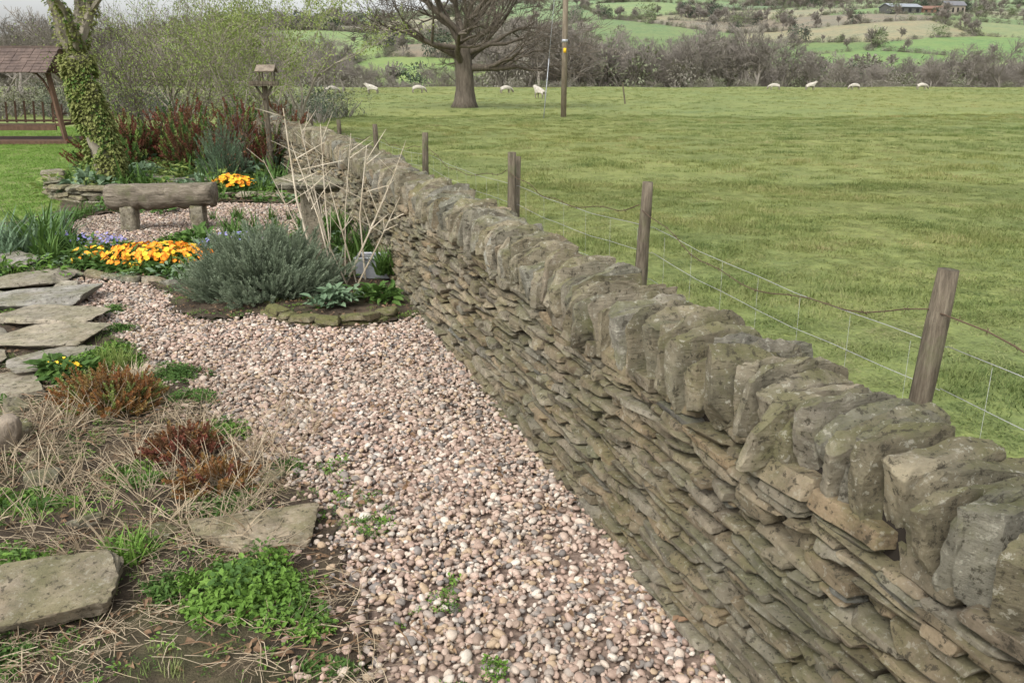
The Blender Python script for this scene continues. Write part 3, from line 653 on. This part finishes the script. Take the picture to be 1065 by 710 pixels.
# stone bird bath
a1=stones([(0,0,.28)],[(.085,.085,.42)],[(0,0,.3)],12,k=14,jit=.04,amp=.003)
a2=stones([(0,0,.72),(.03,.02,.668),(-.02,.0,.765)],[(.29,.23,.032),(.2,.17,.025),(.19,.15,.016)],[(0,.02,.2),(0,0,.8),(0,.05,0)],12,k=5,jit=.04,amp=.003,clips=6,cw=(1,1,.2),cmin=.7)
par=link(bpy.data.objects.new("stone_bird_bath",None)); par.location=(-1.78,7.35,0)
link(bpy.data.objects.new("pillar",np_mesh("pillar",a1[0],a1[1],[m_cope],True,a1[2])),par)
link(bpy.data.objects.new("bowl_slab",np_mesh("bowl_slab",a2[0],a2[1],[m_cope],True,a2[2],sharp=34)),par)
# bird table
mb=MB(); bx,by=-3.72,13
mb.tube([(bx,by,0),(bx,by,1.45)],.04,10,0); mb.box((bx,by,1.47),(.2,.18,.015),(0,0,.2),0)
for sx_ in(-1,1): mb.box((bx+sx_*.19,by+sx_*.038,1.50),(.012,.18,.02),(0,0,.2),0); mb.box((bx-sx_*.035,by+sx_*.17,1.50),(.19,.012,.02),(0,0,.2),0)
for sx_ in(-1,1):
    for sy in(-1,1): mb.tube([(bx+sx_*.09+.05,by+sy*.08,1.48),(bx+sx_*.09+.05,by+sy*.08,1.66)],.012,5,0)
mb.box((bx+.05,by-.06,1.70),(.14,.085,.012),(.55,0,0),1); mb.box((bx+.05,by+.06,1.70),(.14,.085,.012),(-.55,0,0),1)
mb.beam((bx,by-.03,1.25),(bx+.12,by-.03,1.45),.03,.03,0); mb.beam((bx,by-.03,1.25),(bx-.12,by-.03,1.45),.03,.03,0)
mb.obj("bird_table",[m_post,m_oldwood])
mb=MB(); px,py=-1.13,6.75
for sx_,sy,hx,hy in((-1,0,.006,.10),(1,0,.006,.10),(0,-1,.15,.006),(0,1,.15,.006)): mb.box((px+sx_*.15,py+sy*.1,.11),(hx,hy,.09),(0,0,0),0)
mb.box((px,py,.15),(.142,.092,.01),(0,0,0),1); mb.tube([(px-.16,py-.11,.2),(px+.16,py-.11,.2),(px+.16,py+.11,.2),(px-.16,py+.11,.2),(px-.16,py-.11,.2)],.009,6,0)
mb.obj("metal_planter",[m_zinc,m_soil])
# wooden swing arbour
mb=MB(); ax,ay=-12.15,21; W=1.25
for sx_ in(-1,1):
    for sy in(-1,1): mb.beam((ax+sx_*(W+.2),ay+sy*.62,0),(ax+sx_*(W-.10),ay+sy*.42,1.72),.09,.09,0)
    mb.beam((ax+sx_*(W+.02),ay-.55,.45),(ax+sx_*(W+.02),ay+.55,.45),.07,.07,0)
    mb.beam((ax+sx_*W,ay-.5,1.68),(ax+sx_*W,ay+.5,1.68),.08,.08,0)
for sx_ in(-1,1):
    for sy in(-1,1):
        mb.tube([(ax+sx_*(W-.02-.45*(1-math.cos(t))),ay+sy*.45,.6+1.05*math.sin(t)) for t in np.linspace(0,1.5,8)],.025,5,0)
for i in range(11): mb.beam((ax-W+.1+i*(2*W-.2)/10,ay+.34,.45),(ax-W+.1+i*(2*W-.2)/10,ay+.42,.85+.12*math.sin(math.pi*i/10)),.045,.018,0)
mb.beam((ax-W+.1,ay+.33,.5),(ax+W-.1,ay+.33,.5),.02,.05,0)
for i in range(5): mb.box((ax,ay-.3+i*.13,.42),(W-.15,.055,.015),(0,0,0),0)
mb.box((ax,ay-.38,.36),(W-.12,.02,.05),(0,0,0),0)
mb.box((ax,ay,.05),(W+.3,.8,.04),(0,0,0),0)
for sx_ in(-1,1):
    mb.tube([(ax+sx_*(W-.2),ay-.25,.45),(ax+sx_*(W-.25),ay-.1,1.68)],.012,5,0)
    mb.beam((ax+sx_*(W-.18),ay-.3,.65),(ax+sx_*(W-.18),ay+.3,.68),.06,.03,0)
mb.beam((ax-W-.1,ay-.42,1.70),(ax+W+.1,ay-.42,1.70),.06,.12,0); mb.beam((ax-W-.1,ay+.42,1.70),(ax+W+.1,ay+.42,1.70),.06,.12,0)
for sy in(-1,1):
    for i in range(8):
        f=i/8; yy_=ay+sy*(.78-.72*f); zz=1.68+.52*f
        for j in range(14): mb.box((ax-W-.1+(j+.5)*(2*W+.2)/14,yy_,zz+random.uniform(-.006,.006)),((2*W+.2)/28-.004,.075,.011),(sy*-.55,0,0),1)
for sx_ in(-1,1):
    mb.add([(ax+sx_*(W+.05),ay-.74,1.68),(ax+sx_*(W+.05),ay+.74,1.68),(ax+sx_*(W+.05),ay,2.18)],[(0,1,2)],0)
mb.beam((ax-W-.12,ay,2.22),(ax+W+.12,ay,2.22),.09,.05,1)
mb.obj("garden_swing_arbour",[m_brownwood,m_tile])

# ================================================================ PLANTS
def leafy(seed,n,rad,h,l,w,mat,mat2=None,stem=True):
    rr=random.Random(seed); random.seed(seed); mb=MB()
    for i in range(n):
        a=rr.uniform(0,6.28);r_=rad*math.sqrt(rr.random()); z=h*rr.uniform(.15,1)*(1-.4*(r_/rad)**2)
        mb.leaf((r_*math.cos(a),r_*math.sin(a),z),(math.cos(a+rr.gauss(0,.6)),math.sin(a+rr.gauss(0,.6)),rr.uniform(-.1,.9)),l*rr.uniform(.6,1.2),w*rr.uniform(.7,1.2),0)
        if stem and i%4==0: mb.tube([(r_*.3*math.cos(a),r_*.3*math.sin(a),0),(r_*math.cos(a),r_*math.sin(a),z)],.0012,3,0,False)
    return tmpl(mb,[mat])
def sprig(seed,h,n,l,w,mat,stemmat,ang=.7):
    rr=random.Random(seed); random.seed(seed); mb=MB(); bx_=rr.gauss(0,.1)*h;by_=rr.gauss(0,.1)*h
    mb.tube([(0,0,0),(bx_*.4,by_*.4,h*.5),(bx_,by_,h)],[.003,.002,.001],3,1,False)
    for i in range(n):
        f=.15+.85*(i+rr.random())/n; a=i*2.4; s_=ang*(1.1-.5*f)
        mb.leaf((bx_*f,by_*f,h*f),(math.cos(a)*s_,math.sin(a)*s_,1),l*rr.uniform(.7,1.15)*(1.15-.4*f),w,0,.2,.1)
    return tmpl(mb,[mat,stemmat])
def dome(name,cx,cy,rx,ry,h,n,temps,s0=.8,s1=1.2,inner=.35,upb=.35,z0=0.0,lump=.12):
    P=[];E=[];S=[]
    for _ in range(n):
        v=Vector((random.gauss(0,1),random.gauss(0,1),abs(random.gauss(0,1)))).normalized(); f=random.uniform(inner,.85)
        f*=1+lump*noise.noise(v*2.3+Vector((cx,cy,0)))*2
        P.append((cx+v.x*rx*f,cy+v.y*ry*f,z0+v.z*h*f*.85)); E.append(dir_eul((v.x+random.gauss(0,.25),v.y+random.gauss(0,.25),v.z+upb))); S.append(random.uniform(s0,s1))
    return scatter(name,P,E,np.array(S),temps)
lav=[sprig(200+i,.15,30,.040,.007,m_grey,m_grey,.6) for i in range(5)]
dome("lavender_bush",-1.92,6.25,.62,.52,.55,2600,lav,.6,1.1,.35,.5,.0,.26)
rose=[sprig(210+i,.22,22,.045,.024,m_red,m_bark,1.1) for i in range(4)]
rg_=[sprig(217+i,.22,20,.05,.025,m_leafg if i else m_bud,m_bark,1.1) for i in range(3)]
for (x,y,rx,h) in [(-6.35,14.0,.6,1.15),(-5.6,14.3,.75,1.25),(-4.7,14.2,.7,1.2),(-5.1,13.5,.55,.95),(-4.0,14.8,.6,1.3),(-7.0,14.6,.6,1.1),(-3.95,13.5,.4,.9),(-6.0,15.6,.8,1.4),(-4.9,15.6,.7,1.4)]:
    dome("red_leaved_shrub",x,y,rx,rx*.8,h,520,rose+rg_,.7,1.3,.2,.6,0,.25)
rmy=[sprig(220+i,.30,34,.05,.007,m_bluegreen,m_bark,.7) for i in range(3)]
dome("rosemary_bush",-4.35,12.6,.34,.3,.95,260,rmy,.8,1.3,.2,1.0)
rus=[sprig(230+i,.09,20,.026,.010,m_rust,m_straw,1.0) for i in range(4)]+[sprig(235,.09,20,.024,.010,m_bud,m_straw,1.0)]
dome("spiraea_bush",-2.02,3.88,.28,.23,.24,700,rus,.6,1.0,.3,.5,.02,.2)
rd=[sprig(240+i,.08,16,.026,.012,m_red,m_dead,1.0) for i in range(3)]+[sprig(244,.08,14,.022,.01,m_rust,m_dead,1)]
dome("heuchera_plant",-1.47,3.36,.18,.16,.12,150,rd,.6,1.1,.3,.4,.02)
dome("heuchera_plant",-1.22,3.05,.16,.12,.09,110,rus[:3]+rd[:1],.6,1.0,.3,.4,.02)
dome("heuchera_plant",-2.35,3.15,.14,.12,.10,70,rd,.7,1.1,.3,.4,.02)
herb=[leafy(250+i,30,.055,.06,.026,.018,m_leafbright) for i in range(3)]+[leafy(253,26,.06,.07,.03,.016,m_leafg)]
dome("leafy_herb",-.86,2.31,.22,.16,.13,300,herb,.6,1.1,.2,1.2,.0,.4)
dome("leafy_herb",-.70,2.2,.12,.09,.07,60,herb,.5,.9,.2,1.2,.0,.4)
dome("leafy_herb",-2.35,4.55,.22,.16,.12,120,herb,.7,1.1,.2,1.2)
gr=[leafy(260+i,30,.055,.05,.026,.014,m_leafg) for i in range(4)]
for i,(x,y,r_,h,n) in enumerate([(-1.35,2.55,.14,.09,80),(-1.1,3.0,.12,.05,50),(-1.1,2.85,.18,.06,80),(-1.9,2.9,.2,.07,90),(-1.65,4.0,.16,.10,90),(-1.9,4.35,.2,.1,110),(-1.35,3.6,.12,.05,60),(-2.6,3.6,.2,.1,90),(-2.75,3.9,.2,.08,80),(-.62,2.1,.10,.05,40),(-.55,1.93,.12,.05,50),(-.97,3.2,.1,.05,50),(-1.6,3.15,.14,.05,60),(-2.45,2.8,.2,.08,80),(-2.42,4.35,.12,.06,50),(-2.45,4.8,.12,.07,50),(-2.62,5.25,.12,.05,40),(-2.85,5.68,.12,.06,50),(-1.75,2.5,.16,.06,70),(-1.15,2.35,.12,.05,50),(-1.5,2.02,.18,.06,60)]):
    dome("ground_cover_plant",x,y,r_,r_*.8,h,int(n*.8),gr if i%3 else herb,.4,.9,.1,1.5,0,.4)
for (x,y,r_,n) in [(-.62,2.95,.13,14),(-.53,2.75,.12,14),(-.22,2.27,.09,10),(-.05,1.95,.05,8),(-.15,1.86,.06,8),(-.74,3.2,.07,8)]:
    a=np.array([(x+R.normal(0,r_*.6),y+R.normal(0,r_*.5),.02) for _ in range(n)]); scatter("gravel_weed",a,zrot(n,.3),R.uniform(.25,.6,n),gr[:2]+herb[:2])
st=[tuft(270+i,16,.34,.05,.020,m_leafg,.8,.55,5) for i in range(3)]; st2=[tuft(275+i,18,.30,.05,.018,m_bluegreen,.8,.6,5) for i in range(3)]
def clumps(name,L,temps,s=(.8,1.2)):
    a=np.array(L,float); n=len(a); return scatter(name,a,zrot(n,.08),R.uniform(*s,n),temps)
def ring(cx,cy,r,n,z=.02): return [(cx+R.normal(0,r*.5),cy+R.normal(0,r*.5),z) for _ in range(n)]
clumps("daylily_clump",ring(-4.75,7.75,.45,30),st2+st[:1],(1.0,1.7))
clumps("daylily_clump",ring(-4.15,7.45,.3,12),st,(.9,1.4))
clumps("iris_clump",ring(-2.75,8.4,.35,16),st,(.6,1.0)); clumps("iris_clump",ring(-3.1,9.6,.4,8),st,(.4,.7))
clumps("daffodil_leaves",ring(-1.0,6.55,.10,9,.1),st[:2],(.7,1.0)); clumps("daffodil_leaves",ring(-1.35,7.6,.3,18),st,(.8,1.3))
clumps("daffodil_leaves",ring(-1.9,8.6,.35,18),st,(.8,1.2))
clumps("sedge_tuft",ring(-2.28,4.48,.06,5),[tuft(280,40,.20,.03,.005,m_bud,.5,.5)],(.8,1.2)); clumps("sedge_tuft",ring(-2.05,4.2,.1,7),[tuft(281,40,.18,.04,.005,m_straw,.9,.9)],(.8,1.2))
clumps("grass_tuft",ring(-1.32,2.5,.05,7),[tuft(283,24,.13,.03,.009,m_leafbright,.6,.6)],(.7,1.2))
bl=[leafy(290+i,16,.07,.10,.10,.045,m_leafg,stem=False) for i in range(3)]; bl2=[leafy(295+i,16,.07,.10,.09,.04,m_bluegreen,stem=False) for i in range(3)]
clumps("broad_leaved_plant",ring(-1.28,5.75,.13,9,.05),bl2,(.8,1.2)); clumps("broad_leaved_plant",ring(-1.0,5.95,.15,6),bl,(.8,1.2))
clumps("broad_leaved_plant",ring(-2.6,7.4,.35,28),bl2,(.9,1.5)); clumps("broad_leaved_plant",ring(-3.1,8.0,.3,16),bl,(.8,1.4)); clumps("broad_leaved_plant",ring(-4.3,10.3,.4,14),bl,(.9,1.5))
clumps("broad_leaved_plant",ring(-3.3,11.9,.4,26),bl,(.9,1.6))
def flower(seed,mat,r_=.022):
    rr=random.Random(seed); random.seed(seed); mb=MB(); mb.tube([(0,0,-.05),(0,0,0)],.0015,3,2,False)
    for i in range(5):
        a=i*1.2566; s_=Vector((-math.sin(a),math.cos(a),0)); dv=Vector((math.cos(a),math.sin(a),.25))
        vs=[Vector((0,0,0)),dv*r_*.5+s_*r_*.42,dv*r_*1.0+s_*r_*.38,dv*r_*.92,dv*r_*1.0-s_*r_*.38,dv*r_*.5-s_*r_*.42]; mb.add(vs,[(0,5,4,3),(0,3,2,1)],0)
    vs=[(r_*.22*math.cos(t),r_*.22*math.sin(t),.002+r_*.1) for t in np.linspace(0,5.24,6)]; mb.add(vs,[tuple(range(6))],1)
    return tmpl(mb,[mat,m_yellow,m_leafg])
def flowers(name,cx,cy,rx,ry,h,nf,nl,mats,fs=1.0,cut=-.1):
    P=[];E=[];S=[];I=[]; nt_=[flower(300+i,m) for i,m in enumerate(mats)]; T=nt_+[leafy(310+i,14,.06,.07,.09,.035,m_leafg,stem=False) for i in range(3)]
    for _ in range(nl):
        a=random.uniform(0,6.28);f=math.sqrt(random.random()); P.append((cx+rx*f*math.cos(a),cy+ry*f*math.sin(a),.02+h*.35*(1-f*f))); E.append((0,0,random.uniform(0,6))); S.append(random.uniform(.8,1.2)); I.append(len(nt_)+random.randrange(3))
    for _ in range(nf):
        a=random.uniform(0,6.28);f=math.sqrt(random.random())*.93; q=noise.noise(Vector((cx+f*5*math.cos(a),cy+f*5*math.sin(a),0)))
        if q<cut: continue
        P.append((cx+rx*f*math.cos(a),cy+ry*f*math.sin(a),h*(.85-.35*f*f)+random.uniform(-.03,.04))); E.append(dir_eul((math.cos(a)*f*.8+random.gauss(0,.4),math.sin(a)*f*.8-.35+random.gauss(0,.4),1))); S.append(random.uniform(.8,1.25)*fs); I.append(random.randrange(len(nt_)))
    scatter(name,P,E,np.array(S),T,I)
flowers("orange_primroses",-3.12,7.15,.52,.38,.22,620,100,[m_orange,m_orange,m_orange,m_yellow],.95)
flowers("orange_primroses",-3.75,7.2,.2,.2,.18,60,30,[m_orange,m_yellow],.9)
flowers("yellow_primroses",-3.92,11.7,.34,.25,.30,330,50,[m_yellow,m_orange],1.1)
flowers("blue_forget_me_nots",-2.6,7.65,.35,.25,.24,110,30,[m_blue],.6,-.3)
flowers("blue_forget_me_nots",-4.1,7.75,.5,.2,.22,130,30,[m_blue],.6,-.3)
flowers("yellow_primroses",-2.5,4.35,.12,.08,.12,26,14,[m_yellow],.6)
def straws(seed,n,L,mat,w=.004):
    rr=random.Random(seed); random.seed(seed); mb=MB()
    for _ in range(n):
        a=rr.uniform(0,6.28); p=Vector((rr.gauss(0,.05),rr.gauss(0,.05),rr.uniform(.0,.03))); l=L*rr.uniform(.4,1.2); d=Vector((math.cos(a),math.sin(a),rr.uniform(-.05,.25)))
        q=p+d*l*.5+Vector((rr.gauss(0,.01),rr.gauss(0,.01),rr.gauss(0,.006))); e=q+d*l*.5+Vector((rr.gauss(0,.02),rr.gauss(0,.02),-l*.12)); e.z=max(e.z,.002)
        mb.tube([p,q,e],[w*.5,w*.45,w*.2],3,0,False)
    return tmpl(mb,[mat])
stt=[straws(320+i,7,.15,m_straw,.003) for i in range(4)]+[straws(326,6,.12,m_dead,.006)]
x=R.uniform(-3.4,-.2,3000);y=R.uniform(1.2,4.5,3000); wgt=np.array([noise.noise(Vector((a*1.6,b_*1.6,5))) for a,b_ in zip(x,y)]); k=inside(SOIL,x,y)&~inside(G1,x-.05,y)&(x>-2.9)&(wgt>-.2); x=x[k];y=y[k];n=len(x)
scatter("straw_litter",np.stack([x,y,soilz(x,y)],1),zrot(n,.15),R.uniform(.3,1.0,n),stt)
x=R.uniform(-2.4,-.9,300);y=R.uniform(2.5,3.75,300);n=300
up_=[]
for i in range(3):
    random.seed(330+i); mb=MB()
    for _ in range(6):
        a=random.uniform(0,6.28);d=Vector((math.cos(a)*.7,math.sin(a)*.7,random.uniform(.4,1.2))).normalized();p=Vector((0,0,0));l=random.uniform(.10,.28)
        mb.tube([p,p+d*l*.5,p+d*l+Vector((0,0,-.02))],[.002,.0018,.001],3,0,False)
    up_.append(tmpl(mb,[m_straw]))
scatter("dead_stems",np.stack([x,y,soilz(x,y)],1),zrot(n,.2),R.uniform(.4,1.0,n),up_)
def dl(seed):
    random.seed(seed); mb=MB()
    for _ in range(3): a=random.uniform(0,6.28); mb.leaf((random.gauss(0,.03),random.gauss(0,.03),.006),(math.cos(a),math.sin(a),.15),.04,.022,0,.35,.4)
    return tmpl(mb,[m_dead])
x=R.uniform(-5,.2,4200);y=R.uniform(1.2,12,4200);k=inside(SOIL,x,y)&~gravel_at(x,y)&(x<wx(y)-.03);x=x[k];y=y[k]
x2=R.uniform(-2.5,.5,260);y2=R.uniform(1.4,6,260);k=inside(G1,x2,y2)&(x2<wx(y2)-.05); x=np.concatenate([x,x2[k]]);y=np.concatenate([y,y2[k]]);n=len(x)
scatter("leaf_litter",np.stack([x,y,soilz(x,y)],1),zrot(n,.2),R.uniform(.3,1.0,n),[dl(340+i) for i in range(4)])
x=R.uniform(-4.6,0,5600);y=R.uniform(1.2,6.8,5600);wgt=np.array([noise.noise(Vector((a*1.3,b_*1.3,9))) for a,b_ in zip(x,y)]);k=inside(SOIL,x,y)&~gravel_at(x,y)&(wgt>-.12);x=x[k];y=y[k];n=len(x)
scatter("seedlings",np.stack([x,y,soilz(x,y)-.01],1),zrot(n,.2),R.uniform(.25,.8,n),[leafy(350+i,24,.05,.04,.022,.013,m_leafg if i%2 else m_leafbright) for i in range(4)]+[tuft(355,26,.07,.05,.004,m_grass),tuft(356,20,.09,.04,.004,m_grass)])
n=620; x=R.uniform(-7,-3.2,n);y=R.uniform(11.4,19,n);k=inside(SOIL,x,y)&(x<wx(y)-.3);x=x[k];y=y[k];n=len(x)
scatter("border_plants",np.stack([x,y,np.full(n,.02)],1),zrot(n,.1),R.uniform(1.2,3.2,n),[leafy(360,30,.08,.10,.06,.03,m_leafg),leafy(361,30,.08,.10,.06,.03,m_bluegreen),leafy(362,30,.08,.10,.05,.02,m_bud),tuft(363,20,.2,.06,.012,m_leafg,.8,.6)])
n=700; x=R.uniform(-5.2,-1.2,n);y=R.uniform(6.5,11.2,n);k=inside(SOIL,x,y)&~gravel_at(x,y)&(x<wx(y)-.15)&(np.hypot(x+1.9,y-6.2)>.6);x=x[k];y=y[k];n=len(x)
scatter("low_border_plants",np.stack([x,y,np.full(n,.02)],1),zrot(n,.1),R.uniform(.7,1.7,n),[leafy(365,30,.08,.08,.05,.025,m_leafg),leafy(366,30,.08,.08,.04,.02,m_bluegreen),leafy(367,30,.08,.10,.05,.02,m_leafbright),tuft(368,20,.16,.06,.010,m_leafg,.8,.6)])
mb=MB(); random.seed(5)
def stalk(a,b_,r_=.008,br=3):
    a=Vector(a);b_=Vector(b_); m=(a+b_)/2+Vector((random.gauss(0,.03),random.gauss(0,.03),0)); mb.tube([a,m,b_],[r_,r_*.8,r_*.4],5,0)
    for _ in range(br):
        f=random.uniform(.45,.98); p=a.lerp(b_,f); d=Vector((random.gauss(0,.13),random.gauss(0,.13),random.uniform(.06,.24))); mb.tube([p,p+d*.6,p+d],[r_*.5,r_*.4,.0015],3,0,False)
stalk((-1.55,6.5,0),(-1.80,6.75,1.38),.012,6); stalk((-1.4,6.4,0),(-1.72,6.6,1.12),.009,6); stalk((-1.35,6.45,0),(-.90,6.6,.95),.009,7); stalk((-1.2,6.6,0),(-1.15,6.7,1.1),.009,4)
stalk((-1.3,6.4,0),(-1.5,6.2,.85),.007,5); stalk((-1.45,6.55,0),(-1.55,6.9,1.25),.008,6); stalk((-1.25,6.5,0),(-1.45,6.5,.95),.007,5); stalk((-1.25,6.35,0),(-.85,6.3,.75),.007,5)
stalk((-1.5,6.5,0),(-1.95,6.6,1.0),.006,5); stalk((-1.35,6.5,0),(-1.25,6.6,1.2),.006,5); stalk((-1.4,6.5,0),(-1.62,6.5,1.3),.006,6)
bs=NB("bleached_stem"); bs.col(bs.ramp(bs.noise(7,3),[(.35,(.34,.285,.20)),(.65,(.50,.44,.34))])); mb.obj("dead_flower_stalks",[bs.m])
a_=stones([(-2.28,3.42,.09)],[(.05,.045,.09)],[(0,.2,0)],7,k=5,jit=.1,amp=.003)
link(bpy.data.objects.new("tree_stump",np_mesh("tree_stump",a_[0],a_[1],[m_oldwood],True,a_[2])))

# ivy-clad tree
rr=random.Random(77)
mb=MB(); TP=[Vector((-5.72,12.0,-.1)),Vector((-5.80,12.0,.6)),Vector((-5.93,12.0,1.2)),Vector((-6.0,12.05,1.85))]
mb.tube(TP,[.20,.17,.155,.15],12,0)
lines=[];lp=[]
for d,r_,L in(((-.6,.1,1),.09,1.5),((.6,.2,.9),.075,1.6),((-.1,.3,1),.10,1.7),((.1,-.5,.9),.05,1.3)):
    grow(rr,TP[-1],d,r_,L,1,5,lines,lp,spread=.7,up=.08,wob=.15,kids=(3,4))
for pts,rad,lev in lines: mb.tube(pts,[max(v,.004) for v in rad],6 if lev<3 else 3,0,False)
for _ in range(9500):
    if rr.random()<.8:
        f=rr.random()*3; i=min(2,int(f)); p=TP[i].lerp(TP[i+1],f-i); r_=.18-.008*f; 
    else:
        ln=rr.choice([l for l in lines if l[2]==1]); i=rr.randrange(len(ln[0])-1); p=ln[0][i].lerp(ln[0][i+1],rr.random()); r_=ln[1][i]
    a=rr.uniform(0,6.28); v=Vector((math.cos(a),math.sin(a),rr.uniform(-.3,.3)))
    q_=noise.noise((p+v*.2)*3.5)
    if q_<-.28: continue
    mb.leaf(p+v*r_*rr.uniform(.95,1.35+.3*max(0,q_)),v+Vector((0,0,-.4)),.052*rr.uniform(.6,1.2),.042,1 if q_>.05 else rr.choice([1,2,3,1,2]))
for _ in range(1500):
    q,d=rr.choice(lp); v=Vector((rr.gauss(0,1),rr.gauss(0,1),rr.gauss(0,1))); mb.leaf(q+v*.03,v,.03,.018,2)
mb.obj("ivy_clad_tree",[m_pale,m_ivy,m_bud,m_leafg])
def shrub(name,x,y,H,seed,nleaf,mats,stems=6,leaf=.05,lev=4):
    rr=random.Random(seed); random.seed(seed); mb=MB(); lines=[];lp=[]
    for i in range(stems):
        a=6.28*i/stems+rr.random(); grow(rr,(.12*math.cos(a),.12*math.sin(a),0),(.45*math.cos(a),.45*math.sin(a),1),.035*H/3,H*.42,1,lev,lines,lp,spread=.62,up=.07,wob=.16,kids=(3,5))
    for pts,rad,lv in lines: mb.tube(pts,[max(v,.004) for v in rad],4 if lv<3 else 3,0,False)
    for _ in range(nleaf):
        q,d=rr.choice(lp); v=Vector((rr.gauss(0,1),rr.gauss(0,1),rr.gauss(0,1))); mb.leaf(q+v*.06,v,leaf*rr.uniform(.6,1.2),leaf*.55,1)
    o_=mb.obj(name,mats); o_.location=(x,y,0); return o_
shrub("flowering_currant_shrub",-5.6,17.5,3.0,401,3500,[m_pale,m_bud])
shrub("willow_shrub",-7.6,19.5,3.6,402,3500,[m_pale,m_bud])
shrub("willow_shrub",-5.6,22,4.0,403,12000,[m_pale,m_bud],7,.07)
shrub("hawthorn_shrub",-9.3,22,3.4,404,2500,[m_bark,m_bud])
shrub("hawthorn_shrub",-6.9,16.5,2.2,405,1800,[m_bark,m_bud])
shrub("rose_bush",-3.95,12.9,1.3,406,250,[m_bark,m_red],5,.04,3)
n=170; x=R.uniform(-34,-6.5,n); y=33+R.normal(0,1.6,n)-(x+6)*.1
scatter("garden_hedge",np.stack([x,y,terr(x,y)-.1],1),zrot(n,.04),R.uniform(.3,.55,n),[clump(81,3,m_hedge,500,.22),clump(82,3,m_ever,450,.2),clump(83,3,m_wood,500,.2),clump(84,3,m_spring,500,.2)],R.choice(4,n,p=[.4,.2,.28,.12]))
n=34; x=R.uniform(-50,-14,n); y=R.uniform(48,80,n)
scatter("background_trees",np.stack([x,y,terr(x,y)],1),zrot(n,.04),R.uniform(.5,.8,n),[tmpl(tree(random.Random(520+i),9,.2,5,trunkf=.28,minr=.014,spread=.75,kids=(3,5)),[m_twig]) for i in range(3)])
